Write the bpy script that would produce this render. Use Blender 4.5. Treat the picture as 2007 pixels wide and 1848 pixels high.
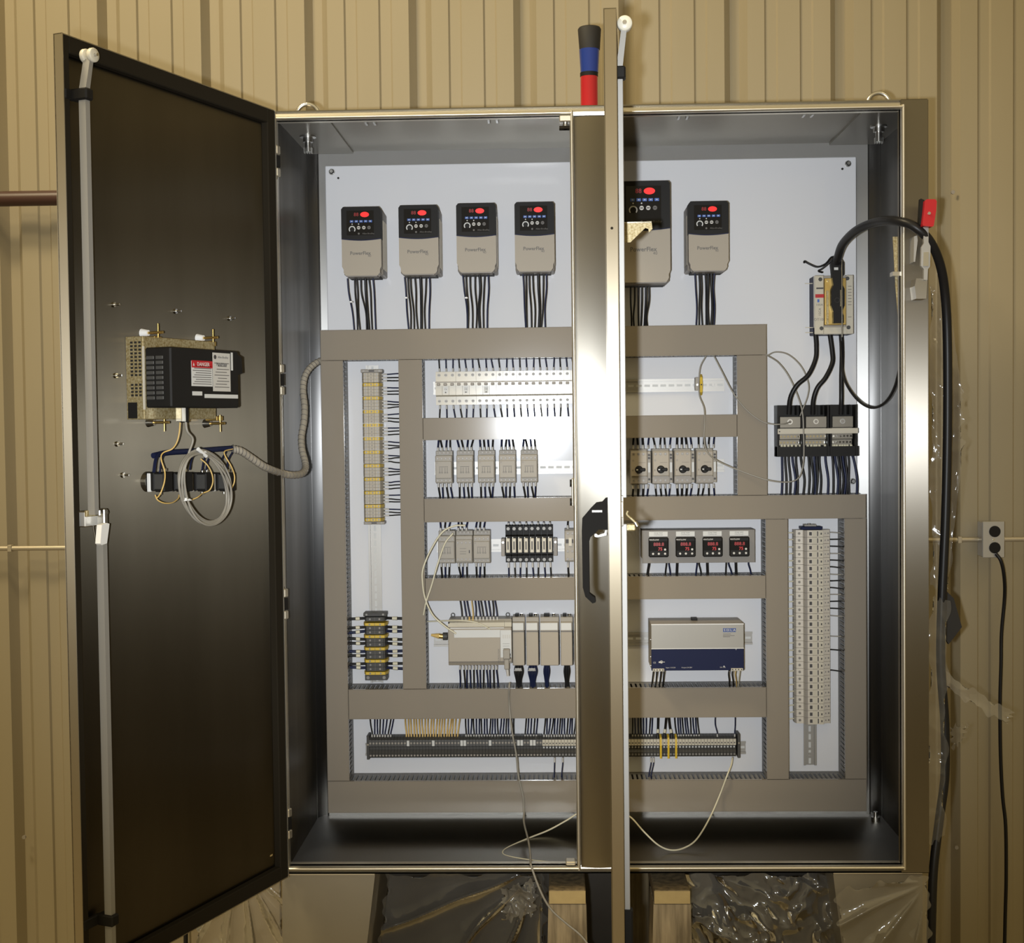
import bpy, bmesh, math, random
from mathutils import Vector, Matrix
random.seed(7)
for o in list(bpy.data.objects): bpy.data.objects.remove(o)
SC = bpy.context.scene
COL = SC.collection

# ------------------------------------------------------------------ camera
F = 2717.0; IW, IH = 2007, 1848
CX, CY, CZ = 0.6503, -3.2947, 1.0854
def _rot(y, p, r):
    return Matrix.Rotation(y, 3, 'Z') @ Matrix.Rotation(p, 3, 'X') @ Matrix.Rotation(r, 3, 'Y')
R = _rot(0.0302, -0.0356, 0.0117)
cam = bpy.data.cameras.new('camera'); camo = bpy.data.objects.new('camera', cam); COL.objects.link(camo)
m = Matrix((R.col[0], R.col[2], -R.col[1])).transposed().to_4x4(); m.translation = Vector((CX, CY, CZ))
camo.matrix_world = m
cam.sensor_fit = 'HORIZONTAL'; cam.sensor_width = 36.0; cam.lens = F / IW * 36.0; cam.clip_start = 0.05
SC.camera = camo

# ------------------------------------------------------------------ world, lamps, exposure
W = bpy.data.worlds.new('world'); SC.world = W; W.use_nodes = True
nt = W.node_tree; bg = nt.nodes['Background']
tc = nt.nodes.new('ShaderNodeTexCoord'); sep = nt.nodes.new('ShaderNodeSeparateXYZ')
ramp = nt.nodes.new('ShaderNodeValToRGB'); mp = nt.nodes.new('ShaderNodeMapRange')
nt.links.new(tc.outputs['Generated'], sep.inputs[0]); nt.links.new(sep.outputs['Z'], mp.inputs['Value'])
mp.inputs['From Min'].default_value = -1; mp.inputs['From Max'].default_value = 1
nt.links.new(mp.outputs[0], ramp.inputs[0])
front = nt.nodes.new('ShaderNodeMapRange'); nt.links.new(sep.outputs['Y'], front.inputs['Value'])       # the lit hall lies in front of the cabinet
front.inputs['From Min'].default_value = -1; front.inputs['From Max'].default_value = 0.3; front.inputs['To Min'].default_value = 2.8; front.inputs['To Max'].default_value = 0.7
mul = nt.nodes.new('ShaderNodeVectorMath'); mul.operation = 'SCALE'; nt.links.new(ramp.outputs[0], mul.inputs[0]); nt.links.new(front.outputs[0], mul.inputs['Scale'])
nt.links.new(mul.outputs[0], bg.inputs[0])
e = ramp.color_ramp.elements
e[0].position = 0.3; e[0].color = (0.05, 0.041, 0.022, 1)
e[1].position = 0.85; e[1].color = (0.30, 0.235, 0.115, 1)
q = e.new(0.5); q.color = (0.135, 0.107, 0.056, 1)
bg.inputs[1].default_value = 1.0
SC.view_settings.view_transform = 'Standard'; SC.view_settings.look = 'None'
SC.view_settings.exposure = 0.0; SC.view_settings.gamma = 1.0; SC.view_settings.use_curve_mapping = False

def aim(o, tgt):
    d = Vector(tgt) - o.location; o.rotation_euler = d.to_track_quat('-Z', 'Y').to_euler()
def area(name, loc, tgt, sx, sy, watts, col):
    l = bpy.data.lights.new(name, 'AREA'); l.shape = 'RECTANGLE'; l.size = sx; l.size_y = sy; l.energy = watts; l.color = col
    o = bpy.data.objects.new(name, l); COL.objects.link(o); o.location = loc; aim(o, tgt); return o
# camera flash, just left of the lens
fl = bpy.data.lights.new('camera_flash', 'SPOT'); fl.energy = 385; fl.color = (0.90, 0.95, 1.0)
fl.spot_size = math.radians(57); fl.spot_blend = 1.0; fl.shadow_soft_size = 0.02
flo = bpy.data.objects.new('camera_flash', fl); COL.objects.link(flo); flo.location = (CX - 0.09, CY - 0.01, CZ - 0.02)
aim(flo, (0.60, 0.4, 1.22))
# high bay lamps of the hall
area('high_bay_lamp', (-1.5, -1.2, 4.6), (0.5, 0.8, 1.9), 0.6, 0.6, 105, (1.0, 0.84, 0.55))
area('high_bay_lamp', (-2.2, -3.2, 5.4), (-0.6, 0.8, 1.0), 0.6, 0.6, 60, (1.0, 0.83, 0.52))
area('high_bay_lamp', (3.6, -3.4, 5.6), (1.2, 0.5, 1.6), 0.6, 0.6, 14, (1.0, 0.83, 0.52))

# ------------------------------------------------------------------ photo pixel -> place on a plane
def ray(px, py):
    return (R @ Vector(((px - 1003.5) / F, 1.0, (924 - py) / F)))
CAMV = Vector((CX, CY, CZ))
def at(px, py, Y):
    d = ray(px, py); return CAMV + d * ((Y - CY) / d.y)
def atx(px, py, X):
    d = ray(px, py); return CAMV + d * ((X - CX) / d.x)
YP = 0.44        # face of the white mounting panel
YB = 0.489       # back wall of the cabinet
YC = 0.352       # face of the duct covers
BW, BH = 1.534, 1.829

# ------------------------------------------------------------------ materials
MATS = {}
def mat(name, col, rough=0.5, metal=0.0, spec=0.5, emit=None, es=1.0, aniso=0.0, noise=None, bump=0.0, tdir=(0.03, 0.0, 1.0), coat=0.0):
    m = bpy.data.materials.new(name); m.use_nodes = True; n = m.node_tree; b = n.nodes['Principled BSDF']
    b.inputs['Base Color'].default_value = (*col, 1); b.inputs['Roughness'].default_value = rough
    b.inputs['Metallic'].default_value = metal; b.inputs['Specular IOR Level'].default_value = spec
    if coat: b.inputs['Coat Weight'].default_value = coat
    if emit: b.inputs['Emission Color'].default_value = (*emit, 1); b.inputs['Emission Strength'].default_value = es
    if aniso:
        b.inputs['Anisotropic'].default_value = aniso
        g = n.nodes.new('ShaderNodeNewGeometry'); v = n.nodes.new('ShaderNodeVectorMath'); v.operation = 'CROSS_PRODUCT'
        n.links.new(g.outputs['Normal'], v.inputs[0]); v.inputs[1].default_value = tdir
        n.links.new(v.outputs[0], b.inputs['Tangent'])
    if noise:
        sc, c2, stretch = noise
        t = n.nodes.new('ShaderNodeTexCoord'); mp = n.nodes.new('ShaderNodeMapping'); mp.inputs['Scale'].default_value = stretch
        x = n.nodes.new('ShaderNodeTexNoise'); x.inputs['Scale'].default_value = sc; x.inputs['Detail'].default_value = 6
        mx = n.nodes.new('ShaderNodeMix'); mx.data_type = 'RGBA'
        n.links.new(t.outputs['Object'], mp.inputs[0]); n.links.new(mp.outputs[0], x.inputs['Vector'])
        cr = n.nodes.new('ShaderNodeValToRGB'); cr.color_ramp.elements[0].position = 0.35; cr.color_ramp.elements[1].position = 0.65
        n.links.new(x.outputs['Fac'], cr.inputs[0]); n.links.new(cr.outputs[0], mx.inputs[0])
        mx.inputs[6].default_value = (*col, 1); mx.inputs[7].default_value = (*c2, 1); n.links.new(mx.outputs[2], b.inputs['Base Color'])
        if bump:
            bp = n.nodes.new('ShaderNodeBump'); bp.inputs['Strength'].default_value = bump; bp.inputs['Distance'].default_value = 0.002
            n.links.new(x.outputs['Fac'], bp.inputs['Height']); n.links.new(bp.outputs[0], b.inputs['Normal'])
    MATS[name] = m; return m
mat('wall_paint', (0.335, 0.283, 0.188), 0.34, noise=(3, (0.315, 0.265, 0.17), (1, 1, 0.3)))
mat('concrete', (0.36, 0.31, 0.22), 0.8, noise=(5, (0.28, 0.24, 0.17), (1, 1, 1)))
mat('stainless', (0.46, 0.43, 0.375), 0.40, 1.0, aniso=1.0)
mat('stainless_inner_shaded', (0.205, 0.20, 0.195), 0.40, 1.0, aniso=1.0, noise=(2.0, (0.15, 0.147, 0.142), (6, 6, 0.4)))  # same stainless as outside, interior shade put into the colour
mat('stainless_floor_shaded', (0.17, 0.155, 0.125), 0.36, 1.0, aniso=0.9, tdir=(0.0, 1.0, 0.0))  # same metal again, the floor's dark reflection put into the colour
mat('stainless_back_lit', (0.56, 0.55, 0.53), 0.48, 1.0, aniso=0.9)  # same metal, paler: flash light on the back wall put into the colour
mat('stainless_top_shaded', (0.34, 0.32, 0.28), 0.40, 1.0, aniso=0.9)  # same metal under the roof, its shade put into the colour
mat('door_steel_shaded', (0.145, 0.126, 0.093), 0.42, 1.0, aniso=1.0, noise=(1.6, (0.115, 0.099, 0.072), (3, 3, 0.7)))  # door's own steel, dark reflection of its surroundings put into the colour
mat('stainless_flange_shaded', (0.30, 0.275, 0.235), 0.40, 1.0, aniso=1.0)  # same stainless, darkened: the flange's dim reflection is in the colour
mat('edge_steel', (0.58, 0.51, 0.39), 0.42, 0.95, aniso=0.9)
mat('lip_steel', (0.74, 0.69, 0.58), 0.38, 0.9)
mat('gasket', (0.021, 0.017, 0.011), 0.8, 0.0, 0.1)
mat('panel_white', (0.71, 0.71, 0.73), 0.10, 0.0, 0.25)
mat('duct', (0.262, 0.229, 0.186), 0.13, 0.0, 0.25)
mat('duct_finger', (0.17, 0.165, 0.16), 0.5)
mat('drive_grey', (0.375, 0.328, 0.262), 0.45, 0.0, 0.3)
mat('device_grey', (0.335, 0.305, 0.258), 0.45, 0.0, 0.3)
mat('device_dark', (0.28, 0.25, 0.215), 0.5)
mat('cream', (0.56, 0.52, 0.43), 0.2, 0.0, 0.35)
mat('screw_steel', (0.20, 0.19, 0.175), 0.5, 0.8)
mat('handle_black', (0.010, 0.009, 0.008), 0.6, 0.0, 0.06)
mat('white_plastic', (0.78, 0.78, 0.77), 0.35)
mat('label_white', (0.60, 0.60, 0.58), 0.5)
mat('led_mid', (0.3, 0.0, 0.0), 0.4, emit=(0.8, 0.006, 0.004), es=0.32)
mat('black_plastic', (0.014, 0.013, 0.012), 0.5, 0.0, 0.15)
mat('black_matt', (0.014, 0.012, 0.010), 0.7)
mat('dark_glass', (0.010, 0.010, 0.011), 0.15, 0.0, 0.25)
mat('rail_steel', (0.36, 0.345, 0.32), 0.42, 0.5)
mat('bracket_grey', (0.19, 0.175, 0.155), 0.5)
mat('silver_case', (0.33, 0.315, 0.285), 0.4, 0.3)
mat('terminal_cream', (0.58, 0.53, 0.45), 0.45)
mat('wire_black', (0.012, 0.0115, 0.012), 0.4, 0.0, 0.3)
mat('wire_blue', (0.010, 0.015, 0.050), 0.4, 0.0, 0.3)
mat('wire_yellow', (0.66, 0.45, 0.15), 0.45)
mat('wire_white', (0.66, 0.62, 0.47), 0.45)
mat('wire_grey', (0.30, 0.28, 0.24), 0.45)
mat('sleeve', (0.55, 0.53, 0.49), 0.4)
mat('zinc', (0.62, 0.61, 0.58), 0.28, 1.0)
mat('rod_steel', (0.35, 0.34, 0.32), 0.5, 0.35)
mat('chrome', (0.78, 0.78, 0.77), 0.12, 1.0)
mat('yellow_zinc', (0.26, 0.19, 0.07), 0.5, 0.4, noise=(240, (0.46, 0.39, 0.23), (1, 1, 1)))
mat('brass', (0.60, 0.42, 0.14), 0.3, 0.9)
mat('terminal_grey', (0.42, 0.37, 0.29), 0.5)
mat('terminal_dark', (0.062, 0.060, 0.056), 0.5, 0.0, 0.3)
mat('terminal_yellow', (0.62, 0.42, 0.03), 0.45)
mat('copper_tin', (0.20, 0.18, 0.145), 0.45, 0.6)
mat('red', (0.45, 0.012, 0.018), 0.35)
mat('red_lens', (0.40, 0.010, 0.016), 0.18, coat=0.5)
mat('blue_lens', (0.012, 0.035, 0.20), 0.18, coat=0.5)
mat('blue_print', (0.035, 0.075, 0.26), 0.4)
mat('blue_dark', (0.010, 0.014, 0.050), 0.5, 0.0, 0.15)
mat('ink', (0.055, 0.05, 0.05), 0.6)
mat('ink_grey', (0.13, 0.12, 0.11), 0.6)
mat('key_blue', (0.045, 0.12, 0.42), 0.4)
mat('led_red', (0.5, 0.0, 0.0), 0.4, emit=(1.0, 0.008, 0.006), es=0.85)
mat('led_dim', (0.25, 0.0, 0.0), 0.4, emit=(0.5, 0.005, 0.003), es=0.16)
mat('nylon', (0.74, 0.70, 0.58), 0.35)
mat('wood', (0.27, 0.20, 0.105), 0.75, noise=(60, (0.12, 0.09, 0.05), (1, 1, 1)), bump=0.3)
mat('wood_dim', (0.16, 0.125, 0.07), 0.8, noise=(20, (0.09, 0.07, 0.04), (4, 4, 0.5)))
mat('wood_grain', (0.42, 0.33, 0.20), 0.75, noise=(14, (0.17, 0.13, 0.075), (4, 4, 0.45)), bump=0.3)
mat('wood_end', (0.50, 0.37, 0.16), 0.7, noise=(40, (0.45, 0.33, 0.14), (1, 1, 1)))
mat('card', (0.33, 0.27, 0.175), 0.7, noise=(3, (0.28, 0.23, 0.15), (1, 1, 1)))
mat('leg_steel', (0.33, 0.29, 0.215), 0.5, 0.5, noise=(4, (0.28, 0.25, 0.19), (1, 1, 1)))
mat('pipe_red', (0.060, 0.026, 0.018), 0.4)
mat('conduit', (0.50, 0.44, 0.33), 0.4, 0.5)
mat('spiral', (0.36, 0.325, 0.265), 0.45)
mat('outlet_plate', (0.50, 0.49, 0.47), 0.35, 0.5)
mat('shade_brown', (0.045, 0.037, 0.027), 0.6, noise=(4, (0.03, 0.025, 0.018), (1, 1, 1)))  # near-black brown carrying the shade beneath the cabinet
def film(name, veil, glossmix):
    m = bpy.data.materials.new(name); m.use_nodes = True; n = m.node_tree; n.nodes.remove(n.nodes['Principled BSDF'])
    out = n.nodes['Material Output']; t = n.nodes.new('ShaderNodeBsdfTransparent'); t.inputs[0].default_value = (0.93, 0.92, 0.89, 1)
    g = n.nodes.new('ShaderNodeBsdfGlossy'); g.inputs['Roughness'].default_value = 0.10
    d = n.nodes.new('ShaderNodeBsdfDiffuse'); d.inputs[0].default_value = (0.62, 0.60, 0.55, 1)
    m1 = n.nodes.new('ShaderNodeMixShader'); m2 = n.nodes.new('ShaderNodeMixShader'); fr = n.nodes.new('ShaderNodeFresnel'); fr.inputs[0].default_value = 1.45
    ad = n.nodes.new('ShaderNodeMath'); ad.operation = 'ADD'; ad.inputs[1].default_value = glossmix
    n.links.new(fr.outputs[0], ad.inputs[0])
    m1.inputs[0].default_value = veil; n.links.new(t.outputs[0], m1.inputs[1]); n.links.new(d.outputs[0], m1.inputs[2])
    n.links.new(ad.outputs[0], m2.inputs[0]); n.links.new(m1.outputs[0], m2.inputs[1]); n.links.new(g.outputs[0], m2.inputs[2])
    n.links.new(m2.outputs[0], out.inputs[0]); MATS[name] = m
film('film', 0.08, 0.0); film('film_dense', 0.15, 0.07)

# ------------------------------------------------------------------ mesh builder
class MB:
    def __init__(s): s.v = []; s.f = []; s.m = []; s.sm = []; s.mats = []
    def mi(s, k):
        if k not in s.mats: s.mats.append(k)
        return s.mats.index(k)
    def add(s, vs, fs, k, smooth=False):
        o = len(s.v); i = s.mi(k); s.v += [tuple(v) for v in vs]
        for f in fs: s.f.append([o + a for a in f]); s.m.append(i); s.sm.append(smooth)
        return s
    def box(s, x0, x1, y0, y1, z0, z1, k, b=0.0):
        if x0 > x1: x0, x1 = x1, x0
        if y0 > y1: y0, y1 = y1, y0
        if z0 > z1: z0, z1 = z1, z0
        b = min(b, 0.45 * (x1 - x0), 0.45 * (y1 - y0), 0.45 * (z1 - z0))
        if b <= 0:
            vs = [(x, y, z) for z in (z0, z1) for y in (y0, y1) for x in (x0, x1)]
            return s.add(vs, [(0, 2, 3, 1), (4, 5, 7, 6), (0, 1, 5, 4), (2, 6, 7, 3), (0, 4, 6, 2), (1, 3, 7, 5)], k)
        X = (x0, x1); Y = (y0, y1); Z = (z0, z1); vs = []; idx = {}
        for i in (0, 1):
            for j in (0, 1):
                for l in (0, 1):
                    sx, sy, sz = (1, -1)[i], (1, -1)[j], (1, -1)[l]
                    for ax in range(3):
                        p = [X[i], Y[j], Z[l]]; d = [sx * b, sy * b, sz * b]; d[ax] = 0
                        idx[i, j, l, ax] = len(vs); vs.append((p[0] + d[0], p[1] + d[1], p[2] + d[2]))
        fs = []
        for ax in range(3):
            for s0 in (0, 1):
                o = [a for a in range(3) if a != ax]; lp = []
                for (a, c) in ((0, 0), (1, 0), (1, 1), (0, 1)):
                    t = [0, 0, 0]; t[ax] = s0; t[o[0]] = a; t[o[1]] = c; lp.append(idx[t[0], t[1], t[2], ax])
                fs.append(lp)
            o = [a for a in range(3) if a != ax]
            for a in (0, 1):
                for c in (0, 1):
                    t0 = [0, 0, 0]; t0[o[0]] = a; t0[o[1]] = c; t1 = list(t0); t1[ax] = 1
                    fs.append([idx[t0[0], t0[1], t0[2], o[0]], idx[t1[0], t1[1], t1[2], o[0]], idx[t1[0], t1[1], t1[2], o[1]], idx[t0[0], t0[1], t0[2], o[1]]])
        for i in (0, 1):
            for j in (0, 1):
                for l in (0, 1): fs.append([idx[i, j, l, a] for a in range(3)])
        return s.add(vs, fs, k)
    def cyl(s, p0, p1, r, k, n=12, r1=None, smooth=True):
        p0, p1 = Vector(p0), Vector(p1); d = (p1 - p0).normalized(); r1 = r if r1 is None else r1
        a = d.orthogonal().normalized(); c = d.cross(a); vs = []
        for (p, rr) in ((p0, r), (p1, r1)):
            for i in range(n):
                t = 2 * math.pi * i / n; vs.append(p + (a * math.cos(t) + c * math.sin(t)) * rr)
        s.add(vs, [(i, (i + 1) % n, n + (i + 1) % n, n + i) for i in range(n)], k, smooth)
        s.add(vs[:n], [tuple(range(n))[::-1]], k); s.add(vs[n:], [tuple(range(n))], k); return s
    def ring(s, c, axis, ro, ri, h, k, n=16, a0=0.0, a1=2 * math.pi):
        c = Vector(c); d = Vector(axis).normalized(); a = Vector((0, 0, 1)) if abs(d.z) < 0.9 else Vector((1, 0, 0)); b = d.cross(a); vs = []; full = abs(a1 - a0 - 2 * math.pi) < 1e-6
        m = n if full else n + 1
        for i in range(m):
            t = a0 + (a1 - a0) * i / n; u = a * math.cos(t) + b * math.sin(t)
            vs += [c + u * ro, c + u * ri, c + u * ri + d * h, c + u * ro + d * h]
        fs = []
        for i in range(n):
            j = (i + 1) % m
            for q in range(4): fs.append((4 * i + q, 4 * i + (q + 1) % 4, 4 * j + (q + 1) % 4, 4 * j + q))
        return s.add(vs, fs, k)
    def torus(s, c, axis, Rr, r, k, n=24, m=10, a0=0.0, a1=2 * math.pi):
        c = Vector(c); d = Vector(axis).normalized(); a = d.orthogonal().normalized()
        if abs(d.z) < 0.9: a = (Vector((0, 0, 1)) - d * d.z).normalized()
        b = d.cross(a); pts = [c + (a * math.cos(a0 + (a1 - a0) * i / n) + b * math.sin(a0 + (a1 - a0) * i / n)) * Rr for i in range(n + 1)]
        return s.tube(pts, r, k, m, smooth_pts=False)
    def tube(s, pts, r, k, n=7, seg=5, smooth_pts=True):
        P = [Vector(p) for p in pts]
        if smooth_pts and len(P) > 2:
            Q = [P[0] * 2 - P[1]] + P + [P[-1] * 2 - P[-2]]; O = []
            for i in range(1, len(Q) - 2):
                for j in range(seg):
                    t = j / seg; a, b, c, d = Q[i - 1], Q[i], Q[i + 1], Q[i + 2]
                    O.append(0.5 * ((2 * b) + (c - a) * t + (2 * a - 5 * b + 4 * c - d) * t * t + (3 * b - a - 3 * c + d) * t ** 3))
            O.append(P[-1]); P = O
        T = [(P[min(i + 1, len(P) - 1)] - P[max(i - 1, 0)]).normalized() for i in range(len(P))]
        u = T[0].orthogonal().normalized(); vs = []
        for i, p in enumerate(P):
            u = (u - T[i] * u.dot(T[i])).normalized(); w = T[i].cross(u)
            rr = r(i / (len(P) - 1)) if callable(r) else r
            for j in range(n):
                t = 2 * math.pi * j / n; vs.append(p + (u * math.cos(t) + w * math.sin(t)) * rr)
        fs = []
        for i in range(len(P) - 1):
            for j in range(n): fs.append((i * n + j, i * n + (j + 1) % n, (i + 1) * n + (j + 1) % n, (i + 1) * n + j))
        s.add(vs, fs, k, True); N = len(P) * n
        s.add(vs[:n], [tuple(range(n))[::-1]], k); s.add(vs[N - n:], [tuple(range(n))], k); return s
    def prism(s, poly, axis, a0, a1, k, smooth=False):
        # poly: 2D outline; axis 'y': (x,z) outline pushed along y; 'x': (y,z) along x; 'z': (x,y) along z
        def pt(p, a): return (p[0], a, p[1]) if axis == 'y' else ((a, p[0], p[1]) if axis == 'x' else (p[0], p[1], a))
        n = len(poly); vs = [pt(p, a0) for p in poly] + [pt(p, a1) for p in poly]
        s.add(vs, [tuple(range(n)), tuple(range(n, 2 * n))[::-1]], k)
        s.add(vs, [(i, (i + 1) % n, n + (i + 1) % n, n + i) for i in range(n)], k, smooth); return s
    def lathe(s, prof, c, k, n=24, axis='z'):
        c = Vector(c); vs = []
        for (r, h) in prof:
            for i in range(n):
                t = 2 * math.pi * i / n; x, y = r * math.cos(t), r * math.sin(t)
                vs.append(c + (Vector((x, y, h)) if axis == 'z' else (Vector((x, -h, y)) if axis == 'y' else Vector((h, x, y)))))
        fs = []
        for i in range(len(prof) - 1):
            for j in range(n): fs.append((i * n + j, i * n + (j + 1) % n, (i + 1) * n + (j + 1) % n, (i + 1) * n + j))
        s.add(vs, fs, k, True)
        s.add(vs[:n], [tuple(range(n))[::-1]], k); s.add(vs[-n:], [tuple(range(n))], k); return s
    def mesh(s, name):
        me = bpy.data.meshes.new(name); me.from_pydata(s.v, [], s.f)
        for k in s.mats: me.materials.append(MATS[k])
        me.polygons.foreach_set('material_index', s.m); me.polygons.foreach_set('use_smooth', s.sm)
        bm = bmesh.new(); bm.from_mesh(me); bmesh.ops.recalc_face_normals(bm, faces=bm.faces); bm.to_mesh(me); bm.free()
        return me
    def build(s, name, parent=None, loc=None, label=None):
        o = bpy.data.objects.new(name, s.mesh(name)); COL.objects.link(o)
        if parent: o.parent = parent
        if loc is not None: o.location = loc
        if label: o['label'] = label
        return o
def tag(o, label, cat, group=None):
    o['label'] = label; o['category'] = cat
    if group: o['group'] = group
    return o
def thing(name, label, cat, loc, group=None, rz=0.0):
    o = bpy.data.objects.new(name, None); o.empty_display_size = 0.02; COL.objects.link(o); o.location = loc; o.rotation_euler = (0, 0, rz)
    return tag(o, label, cat, group)
KIDS = {}
def copy_tree(o, loc=None, label=None, parent=None, group=None):
    c = o.copy(); COL.objects.link(c)
    if parent: c.parent = parent
    if loc is not None: c.location = loc
    if label: c['label'] = label
    if group: c['group'] = group
    for ch in list(o.children): copy_tree(ch, parent=c)
    return c
_T = {}
def text_geo(txt, size, bold=False):
    key = (txt, size)
    if key in _T: return _T[key]
    cu = bpy.data.curves.new('t', 'FONT'); cu.body = txt; cu.size = size; cu.align_x = 'CENTER'; cu.align_y = 'CENTER'; cu.resolution_u = 2
    if bold: cu.offset = size * 0.02
    o = bpy.data.objects.new('t', cu)
    me = o.to_mesh(); vs = [tuple(v.co) for v in me.vertices]; fs = [tuple(p.vertices) for p in me.polygons]
    o.to_mesh_clear(); bpy.data.objects.remove(o); bpy.data.curves.remove(cu)
    _T[key] = (vs, fs); return _T[key]
def write(b, txt, size, x, y, z, k, bold=False, vert=False, sx=1.0, face='-y'):
    """lettering printed on a face that looks towards -y (or +x / door side)"""
    vs, fs = text_geo(txt, size, bold)
    if vert: vs = [(-v[1], v[0], 0) for v in vs]
    if face == '-y': b.add([(x + v[0] * sx, y, z + v[1]) for v in vs], fs, k)
    elif face == '+y': b.add([(x - v[0] * sx, y, z + v[1]) for v in vs], fs, k)
    return b
def struct(o, nm=None):
    o['kind'] = 'structure'; return o

FL = -0.56      # floor level below the cabinet

# ------------------------------------------------------------------ setting: wall, floor
WY = 0.85
ph = at(213, 60, WY).x; P = 0.3106
prof = []
for k in range(-10, 16):
    c = ph + k * P
    prof += [(c - 0.034, WY), (c - 0.014, WY + 0.032), (c + 0.014, WY + 0.032), (c + 0.034, WY)]
    for mfrac in (1 / 3, 2 / 3):
        mx = c + P * mfrac
        prof += [(mx - 0.020, WY), (mx - 0.015, WY + 0.006), (mx + 0.015, WY + 0.006), (mx + 0.020, WY)]
b = MB(); vs = [(x, y, z) for (x, y) in prof for z in (FL, 3.6)]
b.add(vs, [(2 * i, 2 * i + 2, 2 * i + 3, 2 * i + 1) for i in range(len(prof) - 1)], 'wall_paint')
for (px, py) in ((1867, 377), (1874, 1660), (48, 1640)):
    p = at(px, py, WY); b.cyl((p.x, WY, p.z), (p.x, WY - 0.006, p.z), 0.006, 'device_dark', 8)
struct(b.build('wall_back'))
b = MB(); b.box(-4.5, 6, -7, WY + 0.1, FL - 0.03, FL, 'concrete'); struct(b.build('floor'))

# ------------------------------------------------------------------ the cabinet
ENC = thing('electrical_enclosure', 'large two-door stainless steel cabinet standing open before the ribbed tan wall', 'cabinet', (0, 0, 0))
BX0 = -0.012
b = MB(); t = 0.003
b.box(BX0, BW, YB, YB + t, 0, BH, 'stainless_back_lit')
b.box(BX0, BX0 + t, t, YB, 0, BH, 'stainless_inner_shaded'); b.box(BW - t, BW, 0.03, YB, 0, BH, 'stainless_inner_shaded')
b.box(BX0, BW, t, YB, BH - t, BH, 'stainless_top_shaded'); b.box(BX0, BW, t, YB, 0, t, 'stainless_floor_shaded')
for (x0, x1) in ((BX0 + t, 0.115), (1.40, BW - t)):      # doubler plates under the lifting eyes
    b.box(x0, x1, 0.03, YB - 0.002, BH - t - 0.006, BH - t, 'stainless_top_shaded')
# coved rear corners
for (xa, sg) in ((BX0 + t, 1), (BW - t, -1)):
    rc = 0.028; b.prism([(xa, YB)] + [(xa + sg * rc * (1 - math.cos(a * math.pi / 16)), YB - rc * (1 - math.sin(a * math.pi / 16))) for a in range(9)], 'z', t, BH - t, 'stainless_inner_shaded', True)
b.build('shell', ENC)
oLx0, oLx1 = at(556, 1000, 0).x, at(1124, 1000, 0).x
oRx0, oRx1 = at(1212, 1000, 0).x, at(1766, 1000, 0).x
oz0, oz1 = 0.021, BH - 0.024
b = MB()
b.prism([(0.0, oz1), (-0.002, oz1 + 0.008), (0.010, BH), (0.03, BH), (0.03, oz1)], 'x', BX0, oRx1, 'lip_steel'); b.prism([(0.0, oz0), (-0.002, oz0 - 0.008), (0.010, 0), (0.03, 0), (0.03, oz0)], 'x', BX0, oRx1, 'lip_steel')
b.box(BX0, oLx0, 0, t, oz0, oz1, 'stainless'); b.box(oRx1, BW, -0.001, 0.03, 0, BH, 'stainless_flange_shaded', 0.002)
b.build('front_frame', ENC)
for (x0, x1) in ((oLx0, oLx1), (oRx0, oRx1)):           # rolled lip round each opening
    b = MB(); w = 0.009; nn = 8
    def arc(a, c, y0=0.012, yt=-0.014):          # rounded section between a and c, bulging towards the viewer
        return [(a, y0)] + [((a + c) / 2 - (c - a) / 2 * math.cos(math.pi * i / nn), -0.004 - 0.010 * math.sin(math.pi * i / nn)) for i in range(nn + 1)] + [(c, y0)]
    for (a, c) in ((x0 - w, x0), (x1, x1 + w)): b.prism(arc(a, c), 'z', oz0 - w, oz1 + w, 'lip_steel', True)
    for (a, c) in ((oz1, oz1 + w), (oz0 - w, oz0)): b.prism([(y, z) for (z, y) in arc(a, c)], 'x', x0 - w * 0.5, x1 + w * 0.5, 'lip_steel', True)
    b.build('opening_lip', ENC)
b = MB(); n = 10; x0, x1 = oLx1 + 0.010, oRx0 - 0.009
pl = [(x0 + (x1 - x0) * i / n, -0.002 - 0.007 * math.sin(math.pi * i / n)) for i in range(n + 1)]
b.prism([(x0, 0.05)] + pl + [(x1, 0.05)], 'z', oz0 - 0.004, oz1 - 0.004, 'stainless', True)
b.build('center_post', ENC)
pz1 = (at(700, 323.5, YP).z + at(1675, 307.7, YP).z) / 2; px0, px1 = at(639.5, 480, YP).x, at(1679, 600, YP).x
b = MB(); b.box(px0, px1, YP, YP + 0.004, pz1 - 1.727, pz1, 'panel_white', 0.002)
for (px, py, r) in ((663, 349, 0.003), (1651, 331, 0.0032)):
    p = at(px, py, YP); b.cyl((p.x, YP + 0.001, p.z), (p.x, YP - 0.0006, p.z), r, 'black_matt', 12)
b.build('mounting_panel', ENC)
for (px, py) in ((650.5, 337), (1662, 321), (1671, 943)):
    p = at(px, py, YP); b = MB(); b.cyl((p.x, YB, p.z), (p.x, YP - 0.012, p.z), 0.0045, 'zinc', 10)
    b.cyl((p.x, YP, p.z), (p.x, YP - 0.002, p.z), 0.0085, 'zinc', 14); b.cyl((p.x, YP - 0.002, p.z), (p.x, YP - 0.008, p.z), 0.0068, 'black_plastic', 6); b.build('panel_stud', ENC)
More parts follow.
